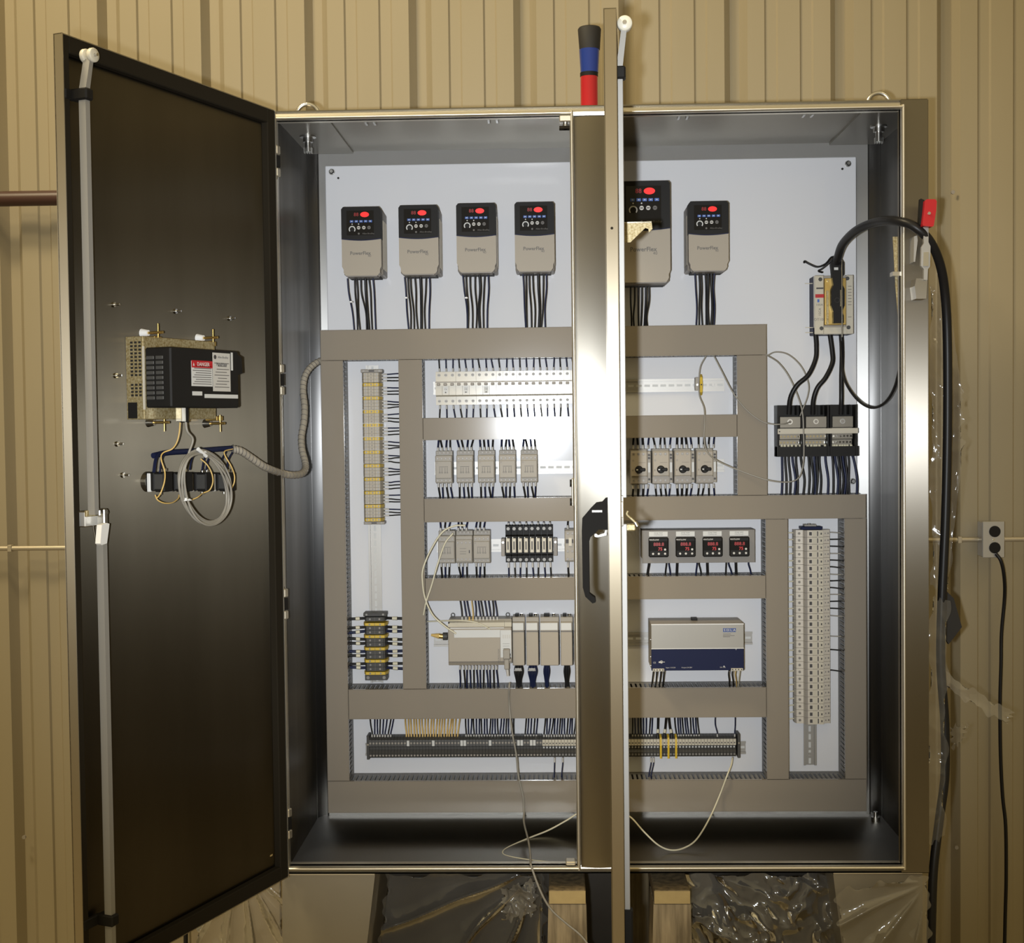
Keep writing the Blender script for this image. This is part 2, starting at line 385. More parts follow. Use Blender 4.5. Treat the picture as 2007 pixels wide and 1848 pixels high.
for px in (602.5, 1722):
    py = 200 if px < 1000 else 178
    p = at(px, py, 0.25); cz = p.z - 0.033
    b = MB(); b.torus((p.x, 0.25, cz), (0, 1, 0), 0.0275, 0.0055, 'zinc', 28, 10); b.cyl((p.x, 0.25, BH), (p.x, 0.25, cz - 0.022), 0.008, 'zinc', 12)
    b.lathe([(0.016, 0), (0.016, 0.004), (0.010, 0.008)], (p.x, 0.25, BH), 'zinc', 18); b.build('eye_bolt', ENC)
    b = MB(); zz = BH - t - 0.006
    b.lathe([(0.021, 0), (0.021, -0.004)], (p.x, 0.25, zz), 'zinc', 20); b.cyl((p.x, 0.25, zz), (p.x, 0.25, zz - 0.016), 0.014, 'zinc', 6); b.cyl((p.x, 0.25, zz - 0.016), (p.x, 0.25, zz - 0.04), 0.008, 'zinc', 12)
    for a in range(4): b.box(p.x - 0.009 + a * 0.006 - 0.001, p.x - 0.009 + a * 0.006 + 0.001, 0.243, 0.257, zz - 0.044, zz - 0.03, 'zinc')
    b.build('eye_bolt_nut', ENC)
for px, py in ((726, 239), (966, 236), (1338, 226), (1583, 223)):
    p = at(px, py, 0.06); b = MB(); zz = BH - t
    for s in (-1, 1): b.box(p.x + s * 0.010 - 0.0025, p.x + s * 0.010 + 0.0025, 0.045, 0.075, zz - 0.02, zz, 'zinc')
    b.box(p.x - 0.008, p.x + 0.008, 0.05, 0.07, zz - 0.004, zz, 'zinc'); b.build('spring_clip', ENC)
for (px, sx) in ((609, 1), (1716, -1)):                 # levelling bolts in the lower rear corners
    p = at(px, 1610, 0.43); b = MB(); b.cyl((p.x, 0.43, t), (p.x, 0.43, 0.012), 0.012, 'zinc', 6); b.cyl((p.x, 0.43, 0.012), (p.x, 0.43, 0.026), 0.006, 'zinc', 10); b.build('corner_bolt', ENC)
# catches on the centre post side of the left opening
for (pts, nm) in (((1096, 228, 1120, 252), 'door_catch'), ((1109, 1686, 1128, 1700), 'door_catch')):
    a = at(pts[0], pts[1], 0.0); c = at(pts[2], pts[3], 0.0)
    b = MB(); b.box(a.x, c.x, -0.012, 0.02, (a.z + c.z) / 2, a.z, 'lip_steel', 0.002); b.cyl(((a.x + c.x) / 2, 0.01, a.z - 0.005), ((a.x + c.x) / 2, 0.01, c.z), 0.006, 'zinc', 10); b.box(a.x, c.x, -0.004, 0.02, c.z, c.z + 0.006, 'gasket'); b.build(nm, ENC)
a = at(1115, 937, -0.004); c = at(1124, 992, -0.004)
b = MB(); b.box(a.x + 0.006, c.x, -0.016, 0.012, c.z, a.z, 'lip_steel', 0.002)
for zz in (a.z - 0.012, c.z + 0.010): b.cyl((a.x + 0.002, -0.004, zz), (a.x + 0.007, -0.004, zz), 0.009, 'black_plastic', 12)
b.build('strike_plate', ENC)
# zinc interlock strip behind the right lip
a = at(1751, 470, 0.06); b = MB()
b.prism([(at(px, py, 0.05).x, at(px, py, 0.05).z) for px, py in ((1746, 466), (1756, 466), (1762, 520), (1766, 590), (1766, 628), (1757, 628), (1751, 560))], 'y', 0.03, 0.034, 'yellow_zinc')
b.prism([(at(px, py, 0.03).x, at(px, py, 0.03).z) for px, py in ((1744, 535), (1766, 535), (1766, 543), (1744, 543))], 'y', 0.0, 0.03, 'zinc')
b.build('interlock_strip', ENC)

# ---------------------------------------------- left door
TH = 1.9485; HX, HY = 0.0, -0.02; DW = 0.7416
U = Vector((math.cos(TH), -math.sin(TH), 0)); NN = Vector((math.sin(TH), math.cos(TH), 0))
def mk_door_at(hx, hy, th):
    u = Vector((math.cos(th), -math.sin(th), 0)); n = Vector((math.sin(th), math.cos(th), 0)); h = Vector((hx, hy, 0))
    def f(px, py, off):
        d = ray(px, py); t = ((h + n * off - CAMV).dot(n)) / d.dot(n); p = CAMV + d * t
        return Vector(((p - h).dot(u), off, p.z))
    def tow(p): return h + u * p[0] + n * p[1] + Vector((0, 0, p[2]))
    return f, tow
atd, dworld = mk_door_at(HX, HY, TH)
dz0, dz1 = 0.010, BH - 0.010
b = MB()
DX = 0.024
b.box(DX, DW, 0, 0.002, dz0, dz1, 'door_steel_shaded')
b.box(DW - 0.002, DW, -0.001, 0.0205, dz0, dz1, 'edge_steel'); b.box(DX, DX + 0.002, 0.002, 0.0205, dz0, dz1, 'lip_steel')
b.box(DX, DW, 0.002, 0.019, dz1 - 0.002, dz1, 'stainless'); b.box(DX, DW, 0.002, 0.019, dz0, dz0 + 0.002, 'stainless')
LD = b.build('door', ENC, (HX, HY, 0), 'dark left door swung open, with latch rods and rollers'); LD.rotation_euler = (0, 0, -TH)
b = MB()
b.box(DW - 0.019, DW - 0.002, 0.002, 0.020, dz0 + 0.002, dz1 - 0.002, 'gasket', 0.002); b.box(DX + 0.002, 0.058, 0.002, 0.020, dz0 + 0.002, dz1 - 0.002, 'gasket', 0.002)
b.box(0.056, DW - 0.019, 0.002, 0.020, dz1 - 0.034, dz1 - 0.002, 'gasket', 0.002); b.box(0.056, DW - 0.019, 0.002, 0.020, dz0 + 0.002, dz0 + 0.034, 'gasket', 0.002)
b.build('gasket', LD)
def rod_between(p0, p1, w, d):
    b = MB(); x0, z0, x1, z1 = p0.x, p0.z, p1.x, p1.z
    vs = []
    for (x, z) in ((x0, z0), (x1, z1)):
        for (a, c) in ((-w, 0), (w, 0), (w, d), (-w, d)): vs.append((x + a, p0.y + c, z))
    b.add(vs, [(0, 1, 2, 3), (7, 6, 5, 4)] + [(i, (i + 1) % 4, 4 + (i + 1) % 4, 4 + i) for i in range(4)], 'rod_steel'); return b
o = 0.034
p0, p1 = atd(174, 186, o), atd(161, 1010, o); xr = (p0.x + p1.x) / 2; p0.x = p1.x = xr
b = rod_between(p0, p1, 0.006, 0.016); q = atd(178, 122, o)
b.add([(xr - .006, o, p0.z), (xr + .006, o, p0.z), (xr + .006, o + .016, p0.z), (xr - .006, o + .016, p0.z), (xr - .018, o + .001, q.z), (xr - .008, o + .001, q.z), (xr - .008, o + .017, q.z), (xr - .018, o + .017, q.z)],
      [(0, 1, 5, 4), (1, 2, 6, 5), (2, 3, 7, 6), (3, 0, 4, 7), (4, 5, 6, 7)], 'rod_steel')
b.build('latch_rod', LD)
b = MB()
for dy in (-0.004, 0.013): b.lathe([(0.004, -0.004), (0.0125, -0.005), (0.0135, -0.003), (0.0135, 0.003), (0.0125, 0.005), (0.004, 0.004)], (xr - 0.016, o + 0.004 + dy, q.z + 0.008), 'nylon', 22, 'y')
b.cyl((xr - 0.016, o - 0.008, q.z + 0.008), (xr - 0.016, o + 0.028, q.z + 0.008), 0.003, 'zinc', 8); b.build('rod_roller', LD)
l0, l1 = atd(200, 1050, o), atd(202, 1800, o); xl = (l0.x + l1.x) / 2; l0.x = l1.x = xl; l1.z = 0.03
rod_between(l0, l1, 0.006, 0.016).build('latch_rod', LD)
for (xx, zz) in ((xr, atd(170, 190, o).z), (xl, atd(205, 1803, o).z)):
    b = MB(); b.box(xx - 0.011, xx + 0.011, 0.016, o + 0.022, zz - 0.011, zz + 0.011, 'black_plastic', 0.003); b.box(xx, DW - 0.004, 0.012, 0.022, zz - 0.010, zz + 0.010, 'black_plastic', 0.002); b.build('rod_guide', LD)
c0 = atd(185, 1008, 0.02)
b = MB(); b.box(xl - 0.008, xr + 0.010, 0.002, 0.030, c0.z - 0.022, c0.z + 0.008, 'stainless', 0.002); b.box(xl - 0.004, xr + 0.012, 0.030, 0.036, c0.z - 0.002, c0.z + 0.010, 'yellow_zinc', 0.001)
for k in range(3): b.cyl((xr - 0.016 - k * 0.010, 0.036, c0.z + 0.004), (xr - 0.016 - k * 0.010, 0.044, c0.z + 0.004), 0.005, 'chrome', 10)
b.box(xl - 0.006, xl + 0.006, 0.036, 0.054, c0.z - 0.034, c0.z + 0.012, 'zinc', 0.002)
b.tube([(xr - 0.012, 0.03, c0.z - 0.02), (xr - 0.016, 0.03, c0.z - 0.04), (xr - 0.022, 0.03, c0.z - 0.062)], 0.0015, 'zinc'); b.build('latch_mechanism', LD)
k0, k1 = atd(199, 1025, 0.055), atd(199, 1067, 0.055)
b = MB(); b.prism([(k0.x - 0.012, k0.z - 0.002), (k0.x - 0.004, k0.z), (k0.x + 0.010, k0.z - 0.003), (k1.x + 0.014, k1.z + 0.003), (k1.x + 0.010, k1.z), (k1.x - 0.005, k1.z + 0.002)], 'y', 0.052, 0.064, 'white_plastic'); b.build('latch_lever', LD, label='white latch lever')
for py in (320, 745, 1181, 1608):
    z = at(545, py, -0.012).z; b = MB()
    for s in (-1, 1): b.box(0.004, 0.020, 0.004, 0.020, z + s * 0.026 - 0.010, z + s * 0.026 + 0.010, 'lip_steel', 0.002)
    b.cyl((0.006, 0.008, z - 0.04), (0.006, 0.008, z + 0.04), 0.004, 'zinc', 8); b.box(0.004, 0.022, 0.004, 0.019, z - 0.014, z + 0.014, 'black_plastic', 0.001); b.box(0.0, DX, 0.001, 0.004, z - 0.038, z + 0.038, 'stainless'); b.build('hinge', LD)
for (px, py) in ((222, 597), (343, 610), (449, 624), (226, 736), (229, 870), (240, 931)):
    p = atd(px, py, 0.004); b = MB(); b.cyl((p.x, 0.002, p.z), (p.x, 0.008, p.z), 0.0055, 'chrome', 6); b.cyl((p.x, 0.008, p.z), (p.x, 0.02, p.z), 0.0022, 'chrome', 8); b.build('stud', LD)
b = MB(); p = atd(532, 1676, 0.02); b.box(p.x - 0.004, p.x + 0.006, 0.0202, 0.0206, p.z - 0.002, p.z + 0.002, 'wood_end'); b.build('wax_mark', LD, label='small orange mark')

# ---------------------------------------------- right door, seen edge on
HX2, HY2 = at(1202, 900, 0).x, -0.012; xf = at(1190.5, 900, -0.775).x; DL = 0.763
TH2 = math.acos((xf - HX2) / DL); atd2, dworld2 = mk_door_at(HX2, HY2, TH2)
ez1 = at(1203, 15, -0.775).z
b = MB(); FT = 0.0235
b.box(0.004, DL, 0, 0.002, 0.01, ez1, 'stainless'); b.box(DL - 0.003, DL, 0.0, FT, 0.01, ez1, 'edge_steel', 0.0012)
b.box(0.004, DL, 0.002, FT, ez1 - 0.002, ez1, 'stainless'); b.box(0.004, DL, 0.002, FT, 0.01, 0.012, 'stainless'); b.box(DL - 0.02, DL - 0.003, FT - 0.002, FT, 0.01, ez1, 'stainless')
RD = b.build('door', ENC, (HX2, HY2, 0), 'right door standing edge-on, with black handle'); RD.rotation_euler = (0, 0, -TH2)
b = MB(); b.box(DL - 0.034, DL - 0.02, 0.002, FT, 0.012, ez1 - 0.002, 'gasket'); b.build('gasket', RD)
xo = DL - 0.05; o2 = 0.020
def z2(py): return at(1220, py, -0.72).z
b = MB(); b.box(xo - 0.006, xo + 0.006, o2, o2 + 0.014, z2(975), z2(148), 'rod_steel', 0.001)
b.add([(xo - .006, o2, z2(148)), (xo + .006, o2, z2(148)), (xo + .006, o2 + .012, z2(148)), (xo - .006, o2 + .012, z2(148)), (xo - .006, o2 + .012, z2(58)), (xo + .006, o2 + .012, z2(58)), (xo + .006, o2 + .022, z2(58)), (xo - .006, o2 + .022, z2(58))],
      [(0, 1, 5, 4), (1, 2, 6, 5), (2, 3, 7, 6), (3, 0, 4, 7), (4, 5, 6, 7)], 'rod_steel'); b.build('latch_rod', RD)
b = MB(); b.lathe([(0.003, -0.010), (0.0125, -0.010), (0.014, -0.007), (0.014, 0.007), (0.0125, 0.010), (0.003, 0.010)], (xo, o2 + 0.018, z2(49)), 'nylon', 26, 'x'); b.cyl((xo - 0.012, o2 + 0.018, z2(49)), (xo + 0.014, o2 + 0.018, z2(49)), 0.004, 'zinc', 10); b.build('rod_roller', RD)
b = MB(); b.box(xo - 0.006, xo + 0.006, o2, o2 + 0.014, z2(1782), z2(1026), 'rod_steel', 0.001); b.build('latch_rod', RD)
b = MB(); b.box(xo - 0.006, xo + 0.006, o2, o2 + 0.013, 0.02, z2(1790), 'rod_steel'); b.build('latch_rod', RD)
for (a, c) in ((133, 158), (1778, 1850)):
    b = MB(); b.box(xo - 0.011, xo + 0.013, 0.003, o2 + 0.019, z2(c), z2(a), 'black_plastic', 0.003); b.build('rod_guide', RD)
b = MB(); b.box(xo - 0.012, xo + 0.010, 0.003, o2 + 0.008, z2(1030), z2(970), 'stainless', 0.001); b.box(xo + 0.004, xo + 0.012, o2 + 0.002, o2 + 0.008, z2(1013), z2(982), 'edge_steel', 0.001)
b.tube([(xo, o2 + 0.016, z2(1001)), (xo, o2 + 0.014, z2(1008)), (xo, o2 + 0.022, z2(1016)), (xo, o2 + 0.030, z2(1024))], 0.0025, 'yellow_zinc'); b.cyl((xo, o2 + 0.029, z2(1023)), (xo, o2 + 0.033, z2(1031)), 0.005, 'zinc', 10); b.box(xo - 0.006, xo + 0.004, o2 + 0.012, o2 + 0.030, z2(1040), z2(1026), 'yellow_zinc', 0.002); b.build('latch_mechanism', RD)
def side2(px, py, Y): # point of the right door seen side on -> (local y, z)
    p = at(px, py, Y); return (p.x - (HX2 + (xf - HX2) * (-Y / DL)), p.z)
YH = -0.68; xh = -YH - 0.01
b = MB(); hp = [(1191, 975), (1186, 976), (1180, 983), (1168, 985), (1158, 995), (1141, 1015), (1140, 1040), (1142, 1150), (1147, 1168), (1161, 1181), (1167, 1179), (1166, 1170), (1155, 1162), (1154, 1062), (1157, 1052), (1166, 1044), (1173, 1037), (1192, 1037)]
b.prism([side2(px, py, YH) for px, py in hp], 'x', xh - 0.013, xh + 0.013, 'handle_black'); a, c = side2(1160, 1000, YH), side2(1180, 1003, YH)
b.box(xh + 0.0128, xh + 0.0145, a[0], c[0], c[1], a[1] + 0.001, 'rod_steel'); b.build('handle', RD, label='black crank handle')
b = MB(); kp = [(1164, 1047), (1168, 1046), (1172, 1049), (1184, 1045), (1186, 1039), (1188, 1039), (1188, 1049), (1176, 1052), (1170, 1053), (1165, 1052)]
b.prism([side2(px, py, -0.60) for px, py in kp], 'x', 0.588, 0.591, 'chrome'); b.build('key', RD, label='small chrome key')
YK = -0.55; b = MB(); kp = [(1214, 437), (1276, 434), (1278, 449), (1271, 456), (1270, 449), (1264, 447), (1235, 475), (1216, 476)]
b.prism([side2(px, py, YK) for px, py in kp], 'x', 0.535, 0.5375, 'yellow_zinc'); a, c = side2(1216, 437, YK), side2(1276, 435, YK); b.box(0.522, 0.5375, a[0], c[0], a[1] - 0.001, a[1] + 0.0015, 'lip_steel'); b.build('interlock_bracket', RD, label='speckled yellow zinc bracket')
b = MB(); p = at(1206, 447, -0.775); b.cyl((DL - 0.001, 0.012, p.z), (DL + 0.0012, 0.012, p.z), 0.0025, 'gasket', 10); b.build('edge_hole', RD)

# ---------------------------------------------- flange disconnect operator on the right-hand edge
def fx(px, py, Y): p = at(px, py, Y); return (p.x, p.z)
b = MB(); b.prism([fx(px, py, -0.05) for px, py in ((1806, 545), (1797, 545), (1794, 560), (1797, 585), (1817, 585), (1819, 548))], 'y', -0.045, 0.0, 'stainless')
b.prism([fx(px, py, -0.05) for px, py in ((1794, 462), (1800, 460), (1801, 470), (1796, 512), (1793, 512))], 'y', -0.04, 0.0, 'rod_steel')
b.prism([fx(px, py, -0.06) for px, py in ((1810, 440), (1821, 440), (1821, 474), (1825, 482), (1824, 522), (1820, 527), (1819, 548), (1812, 548), (1812, 527), (1806, 520), (1807, 484), (1812, 476))], 'y', -0.055, -0.045, 'rod_steel')
b.prism([fx(px, py, -0.062) for px, py in ((1811, 494), (1821, 493), (1821, 521), (1810, 521))], 'y', -0.058, -0.0552, 'zinc')
b.build('disconnect_operator', ENC)
b = MB(); b.prism([fx(px, py, -0.07) for px, py in ((1812, 394), (1816, 391), (1832, 391), (1835, 395), (1834, 412), (1829, 443), (1826, 445), (1808, 443), (1807, 439), (1810, 415))], 'y', -0.075, -0.05, 'red')
b.prism([fx(px, py, -0.06) for px, py in ((1805, 389), (1812, 392), (1807, 441), (1802, 440))], 'y', -0.06, -0.04, 'black_plastic')
p = at(1821, 418, -0.076); b.cyl((p.x, -0.075, p.z), (p.x, -0.078, p.z), 0.0035, 'zinc', 10); b.build('disconnect_grip', ENC, label='red lever grip of the main disconnect')
# vertical gap strip behind the left door hinges
b = MB(); b.box(-0.024, BX0, 0.0, 0.012, 0.0, BH, 'stainless_inner_shaded'); b.build('hinge_strip', ENC)
# floor stands
for pts in (((553, 1714), (735, 1714), (682, 2000), (553, 2000)), ((1633, 1714), (1808, 1714), (1808, 2000), (1687, 2000))):
    pl = [fx(px, py, 0.02) for px, py in pts]; pl[2] = (pl[2][0], FL); pl[3] = (pl[3][0], FL)
    b = MB(); b.prism(pl, 'y', 0.02, 0.0225, 'leg_steel')
    for i in (1, 3):                      # folded side flanges
        a, c = pl[i], pl[(i + 1) % 4]; vs = [(a[0], 0.02, a[1]), (c[0], 0.02, c[1]), (c[0], 0.44, c[1]), (a[0], 0.44, a[1])]; b.add(vs, [(0, 1, 2, 3)], 'leg_steel')
    b.box(pl[0][0], pl[1][0], 0.018, 0.44, -0.009, -0.0005, 'lip_steel', 0.001); b.build('floor_stand', ENC)

# ================================================================== wiring ducts
def duct(label, x0, x1, z0, z1, horiz, side_lo=True, side_hi=True):
    cx, cz = (x0 + x1) / 2, (z0 + z1) / 2
    T = thing('wiring_duct', label, 'cable duct', (cx, YP, z0), 'grey slotted ducts on the white panel')
    w, h = (x1 - x0) / 2, z1 - z0; d = YP - YC
    b = MB(); b.box(-w, w, -0.003, -0.0002, 0, h, 'duct_finger')
    ft = 0.0018; pitch = 0.0125; fw = 0.0075; L = (x1 - x0) if horiz else h; n = int(L / pitch); s0 = (L - n * pitch) / 2
    for (on, hi) in ((side_lo, 0), (side_hi, 1)):
        if not on: continue
        for i in range(n):
            a = s0 + i * pitch + (pitch - fw) / 2
            if horiz:
                zz = (h - ft - 0.001) if hi else 0.001; b.box(-w + a, -w + a + fw, -d + 0.003, -0.018, zz, zz + ft, 'duct_finger')
            else:
                xx = (w - ft - 0.001) if hi else (-w + 0.001); b.box(xx, xx + ft, -d + 0.003, -0.018, a, a + fw, 'duct_finger')
        if horiz: zz = (h - ft - 0.001) if hi else 0.001; b.box(-w, w, -0.018, -0.003, zz, zz + ft, 'duct_finger')
        else: xx = (w - ft - 0.001) if hi else (-w + 0.001); b.box(xx, xx + ft, -0.018, -0.003, 0, h, 'duct_finger')
    b.build('channel', T)
    b = MB(); b.box(-w, w, -d, -d + 0.0025, 0, h, 'duct', 0.001)
    if horiz: b.box(-w, w, -d, -d + 0.009, 0, 0.0012, 'duct'); b.box(-w, w, -d, -d + 0.009, h - 0.0012, h, 'duct')
    else: b.box(-w, -w + 0.0012, -d, -d + 0.009, 0, h, 'duct'); b.box(w - 0.0012, w, -d, -d + 0.009, 0, h, 'duct')
    b.build('cover', T)
def cx_(px, py): return at(px, py, YC).x
def cz_(px, py): return at(px, py, YC).z
Zt0, Zt1 = (cz_(640, 707.7) + cz_(1480, 694)) / 2, (cz_(640, 648.6) + cz_(1480, 634.3)) / 2
Z40, Z41 = (cz_(1000, 860.5) + cz_(1430, 856.5)) / 2, (cz_(1000, 818) + cz_(1430, 812)) / 2
Z50, Z51 = (cz_(1000, 1021.6) + cz_(1600, 1017)) / 2, (cz_(1000, 976.5) + cz_(1600, 969)) / 2
Z60, Z61 = (cz_(1000, 1176) + cz_(1400, 1174)) / 2, (cz_(1000, 1132) + cz_(1400, 1129)) / 2
Z70, Z71 = (cz_(900, 1408) + cz_(1400, 1406.5)) / 2, (cz_(900, 1350) + cz_(1400, 1347.5)) / 2
Z80, Z81 = cz_(1000, 1592), cz_(1000, 1530)
XA0, XA1 = (cx_(632, 700) + cx_(638, 1500)) / 2, (cx_(674.5, 740) + cx_(682.5, 1500)) / 2
XB0, XB1 = (cx_(780, 740) + cx_(791, 1340)) / 2, (cx_(826, 740) + cx_(837, 1340)) / 2
XD0, XD1 = cx_(1445, 830), cx_(1503, 830)
XE0, XE1 = cx_(1502, 1270), cx_(1545, 1270)
XF0, XF1 = cx_(1656, 1270), cx_(1698, 1270)
g = 0.0008
duct('wide grey duct crossing the panel beneath the six motor drives', XA0, XD1, Zt0, Zt1, True)
duct('tall grey duct along the left edge of the white panel', XA0, XA1, Z81 + g, Zt0 - g, False)
duct('grey upright duct right of the yellow-banded terminal column', XB0, XB1, Z71 + g, Zt0 - g, False)
duct('narrow grey duct between the white breakers and the row of contactors', XB1 + g, XD0 - g, Z40, Z41, True)
duct('grey duct with the black door handle before it, under the contactors', XB1 + g, XF1, Z50, Z51, True)
duct('grey duct above the programmable controller and the power supply', XB1 + g, XE0 - g, Z60, Z61, True)
duct('wide grey duct above the long bottom terminal strip', XA1 + g, XE0 - g, Z70, Z71, True)
duct('lowest grey duct along the bottom of the white panel', XA0, XF1, Z80, Z81, True)
duct('short grey upright duct left of the black power distribution block', XD0, XD1, Z51 + g, Zt0 - g, False)
duct('grey upright duct between the power supply and the cream terminal column', XE0, XE1, Z81 + g, Z50 - g, False)
duct('grey upright duct at the lower right edge of the panel', XF0, XF1, Z81 + g, Z50 - g, False)

# ================================================================== DIN rails
def rail(label, x0, x1, z0, z1, horiz, nslots):
    T = thing('din_rail', label, 'mounting rail', ((x0 + x1) / 2, YP, (z0 + z1) / 2), 'steel mounting rails')
    w, h = (x1 - x0) / 2, (z1 - z0) / 2; b = MB()
    if horiz:
        b.box(-w, w, -0.001, -0.0002, -h * 0.7, h * 0.7, 'rail_steel'); b.box(-w, w, -0.0075, -0.001, h * 0.66, h * 0.7, 'rail_steel'); b.box(-w, w, -0.0075, -0.001, -h * 0.7, -h * 0.66, 'rail_steel')
        b.box(-w, w, -0.0078, -0.0068, h * 0.66, h, 'rail_steel'); b.box(-w, w, -0.0078, -0.0068, -h, -h * 0.66, 'rail_steel')
    else:
        b.box(-w * 0.7, w * 0.7, -0.001, -0.0002, -h, h, 'rail_steel'); b.box(w * 0.66, w * 0.7, -0.0075, -0.001, -h, h, 'rail_steel'); b.box(-w * 0.7, -w * 0.66, -0.0075, -0.001, -h, h, 'rail_steel')
        b.box(w * 0.66, w, -0.0078, -0.0068, -h, h, 'rail_steel'); b.box(-w, -w * 0.66, -0.0078, -0.0068, -h, h, 'rail_steel')
    L = (w if horiz else h)
    for i in range(nslots):
        a = -L + (i + 0.5) * 2 * L / nslots
        if horiz: b.box(a - 0.0075, a + 0.0075, -0.0013, -0.001, -0.003, 0.003, 'label_white', 0)
        else: b.box(-0.003, 0.003, -0.0013, -0.001, a - 0.0075, a + 0.0075, 'label_white', 0)
    b.build('profile', T)
    b = MB()
    for s in (-1, 1):
        a = s * (L - 0.03); c = (a, 0) if horiz else (0, a); b.cyl((c[0], -0.001, c[1]), (c[0], -0.004, c[1]), 0.004, 'rail_steel', 10)
    b.build('rail_screw', T)
RY = YP - 0.008
def rr(px0, px1, py): a, c = at(px0, py, RY), at(px1, py, RY); return a.x, c.x, a.z
x0, x1, _ = rr(849, 1420, 757); z = (at(860, 761, RY).z + at(1400, 754, RY).z) / 2
RZ1 = z; rail('steel rail carrying the white circuit breakers', x0, x1, z - 0.0175, z + 0.0175, True, 36)
x0, x1, _ = rr(852, 1420, 915); z = (at(1080, 917, RY).z + at(1412, 911, RY).z) / 2
RZ2 = z; rail('steel rail carrying the grey contactors and the motor starters', x0, x1, z - 0.0175, z + 0.0175, True, 36)
x0, x1, _ = rr(856, 1165, 1070); z = at(975, 1069, RY).z
RZ3 = z; rail('steel rail carrying the relays and the black fuse holders', x0, x1, z - 0.0175, z + 0.0175, True, 20)
x0, x1, _ = rr(850, 1475, 1252); z = at(1250, 1252, RY).z
RZ4 = z; rail('steel rail behind the programmable controller and power supply', x0, x1, z - 0.0175, z + 0.0175, True, 38)
x0, x1 = at(719, 900, RY).x, at(745, 900, RY).x; x0, x1 = (x0 + x1) / 2 - 0.0175, (x0 + x1) / 2 + 0.0175
CXL = (x0 + x1) / 2 + 0.002
rail('long upright steel rail of the left terminal columns', x0, x1, at(733, 1338, RY).z, at(733, 716, RY).z, False, 42)
xc = at(1588, 1470, RY).x
rail('upright steel rail of the cream terminal column at right', xc - 0.0175, xc + 0.0175, at(1588, 1500, RY).z, at(1588, 1026, RY).z, False, 30); CXR = xc
x0, x1, _ = rr(716, 1462, 1466); z = at(1080, 1467, RY).z; RZ5 = z
rail('long steel rail of the bottom terminal strip', x0, x1, z - 0.0175, z + 0.0175, True, 50)

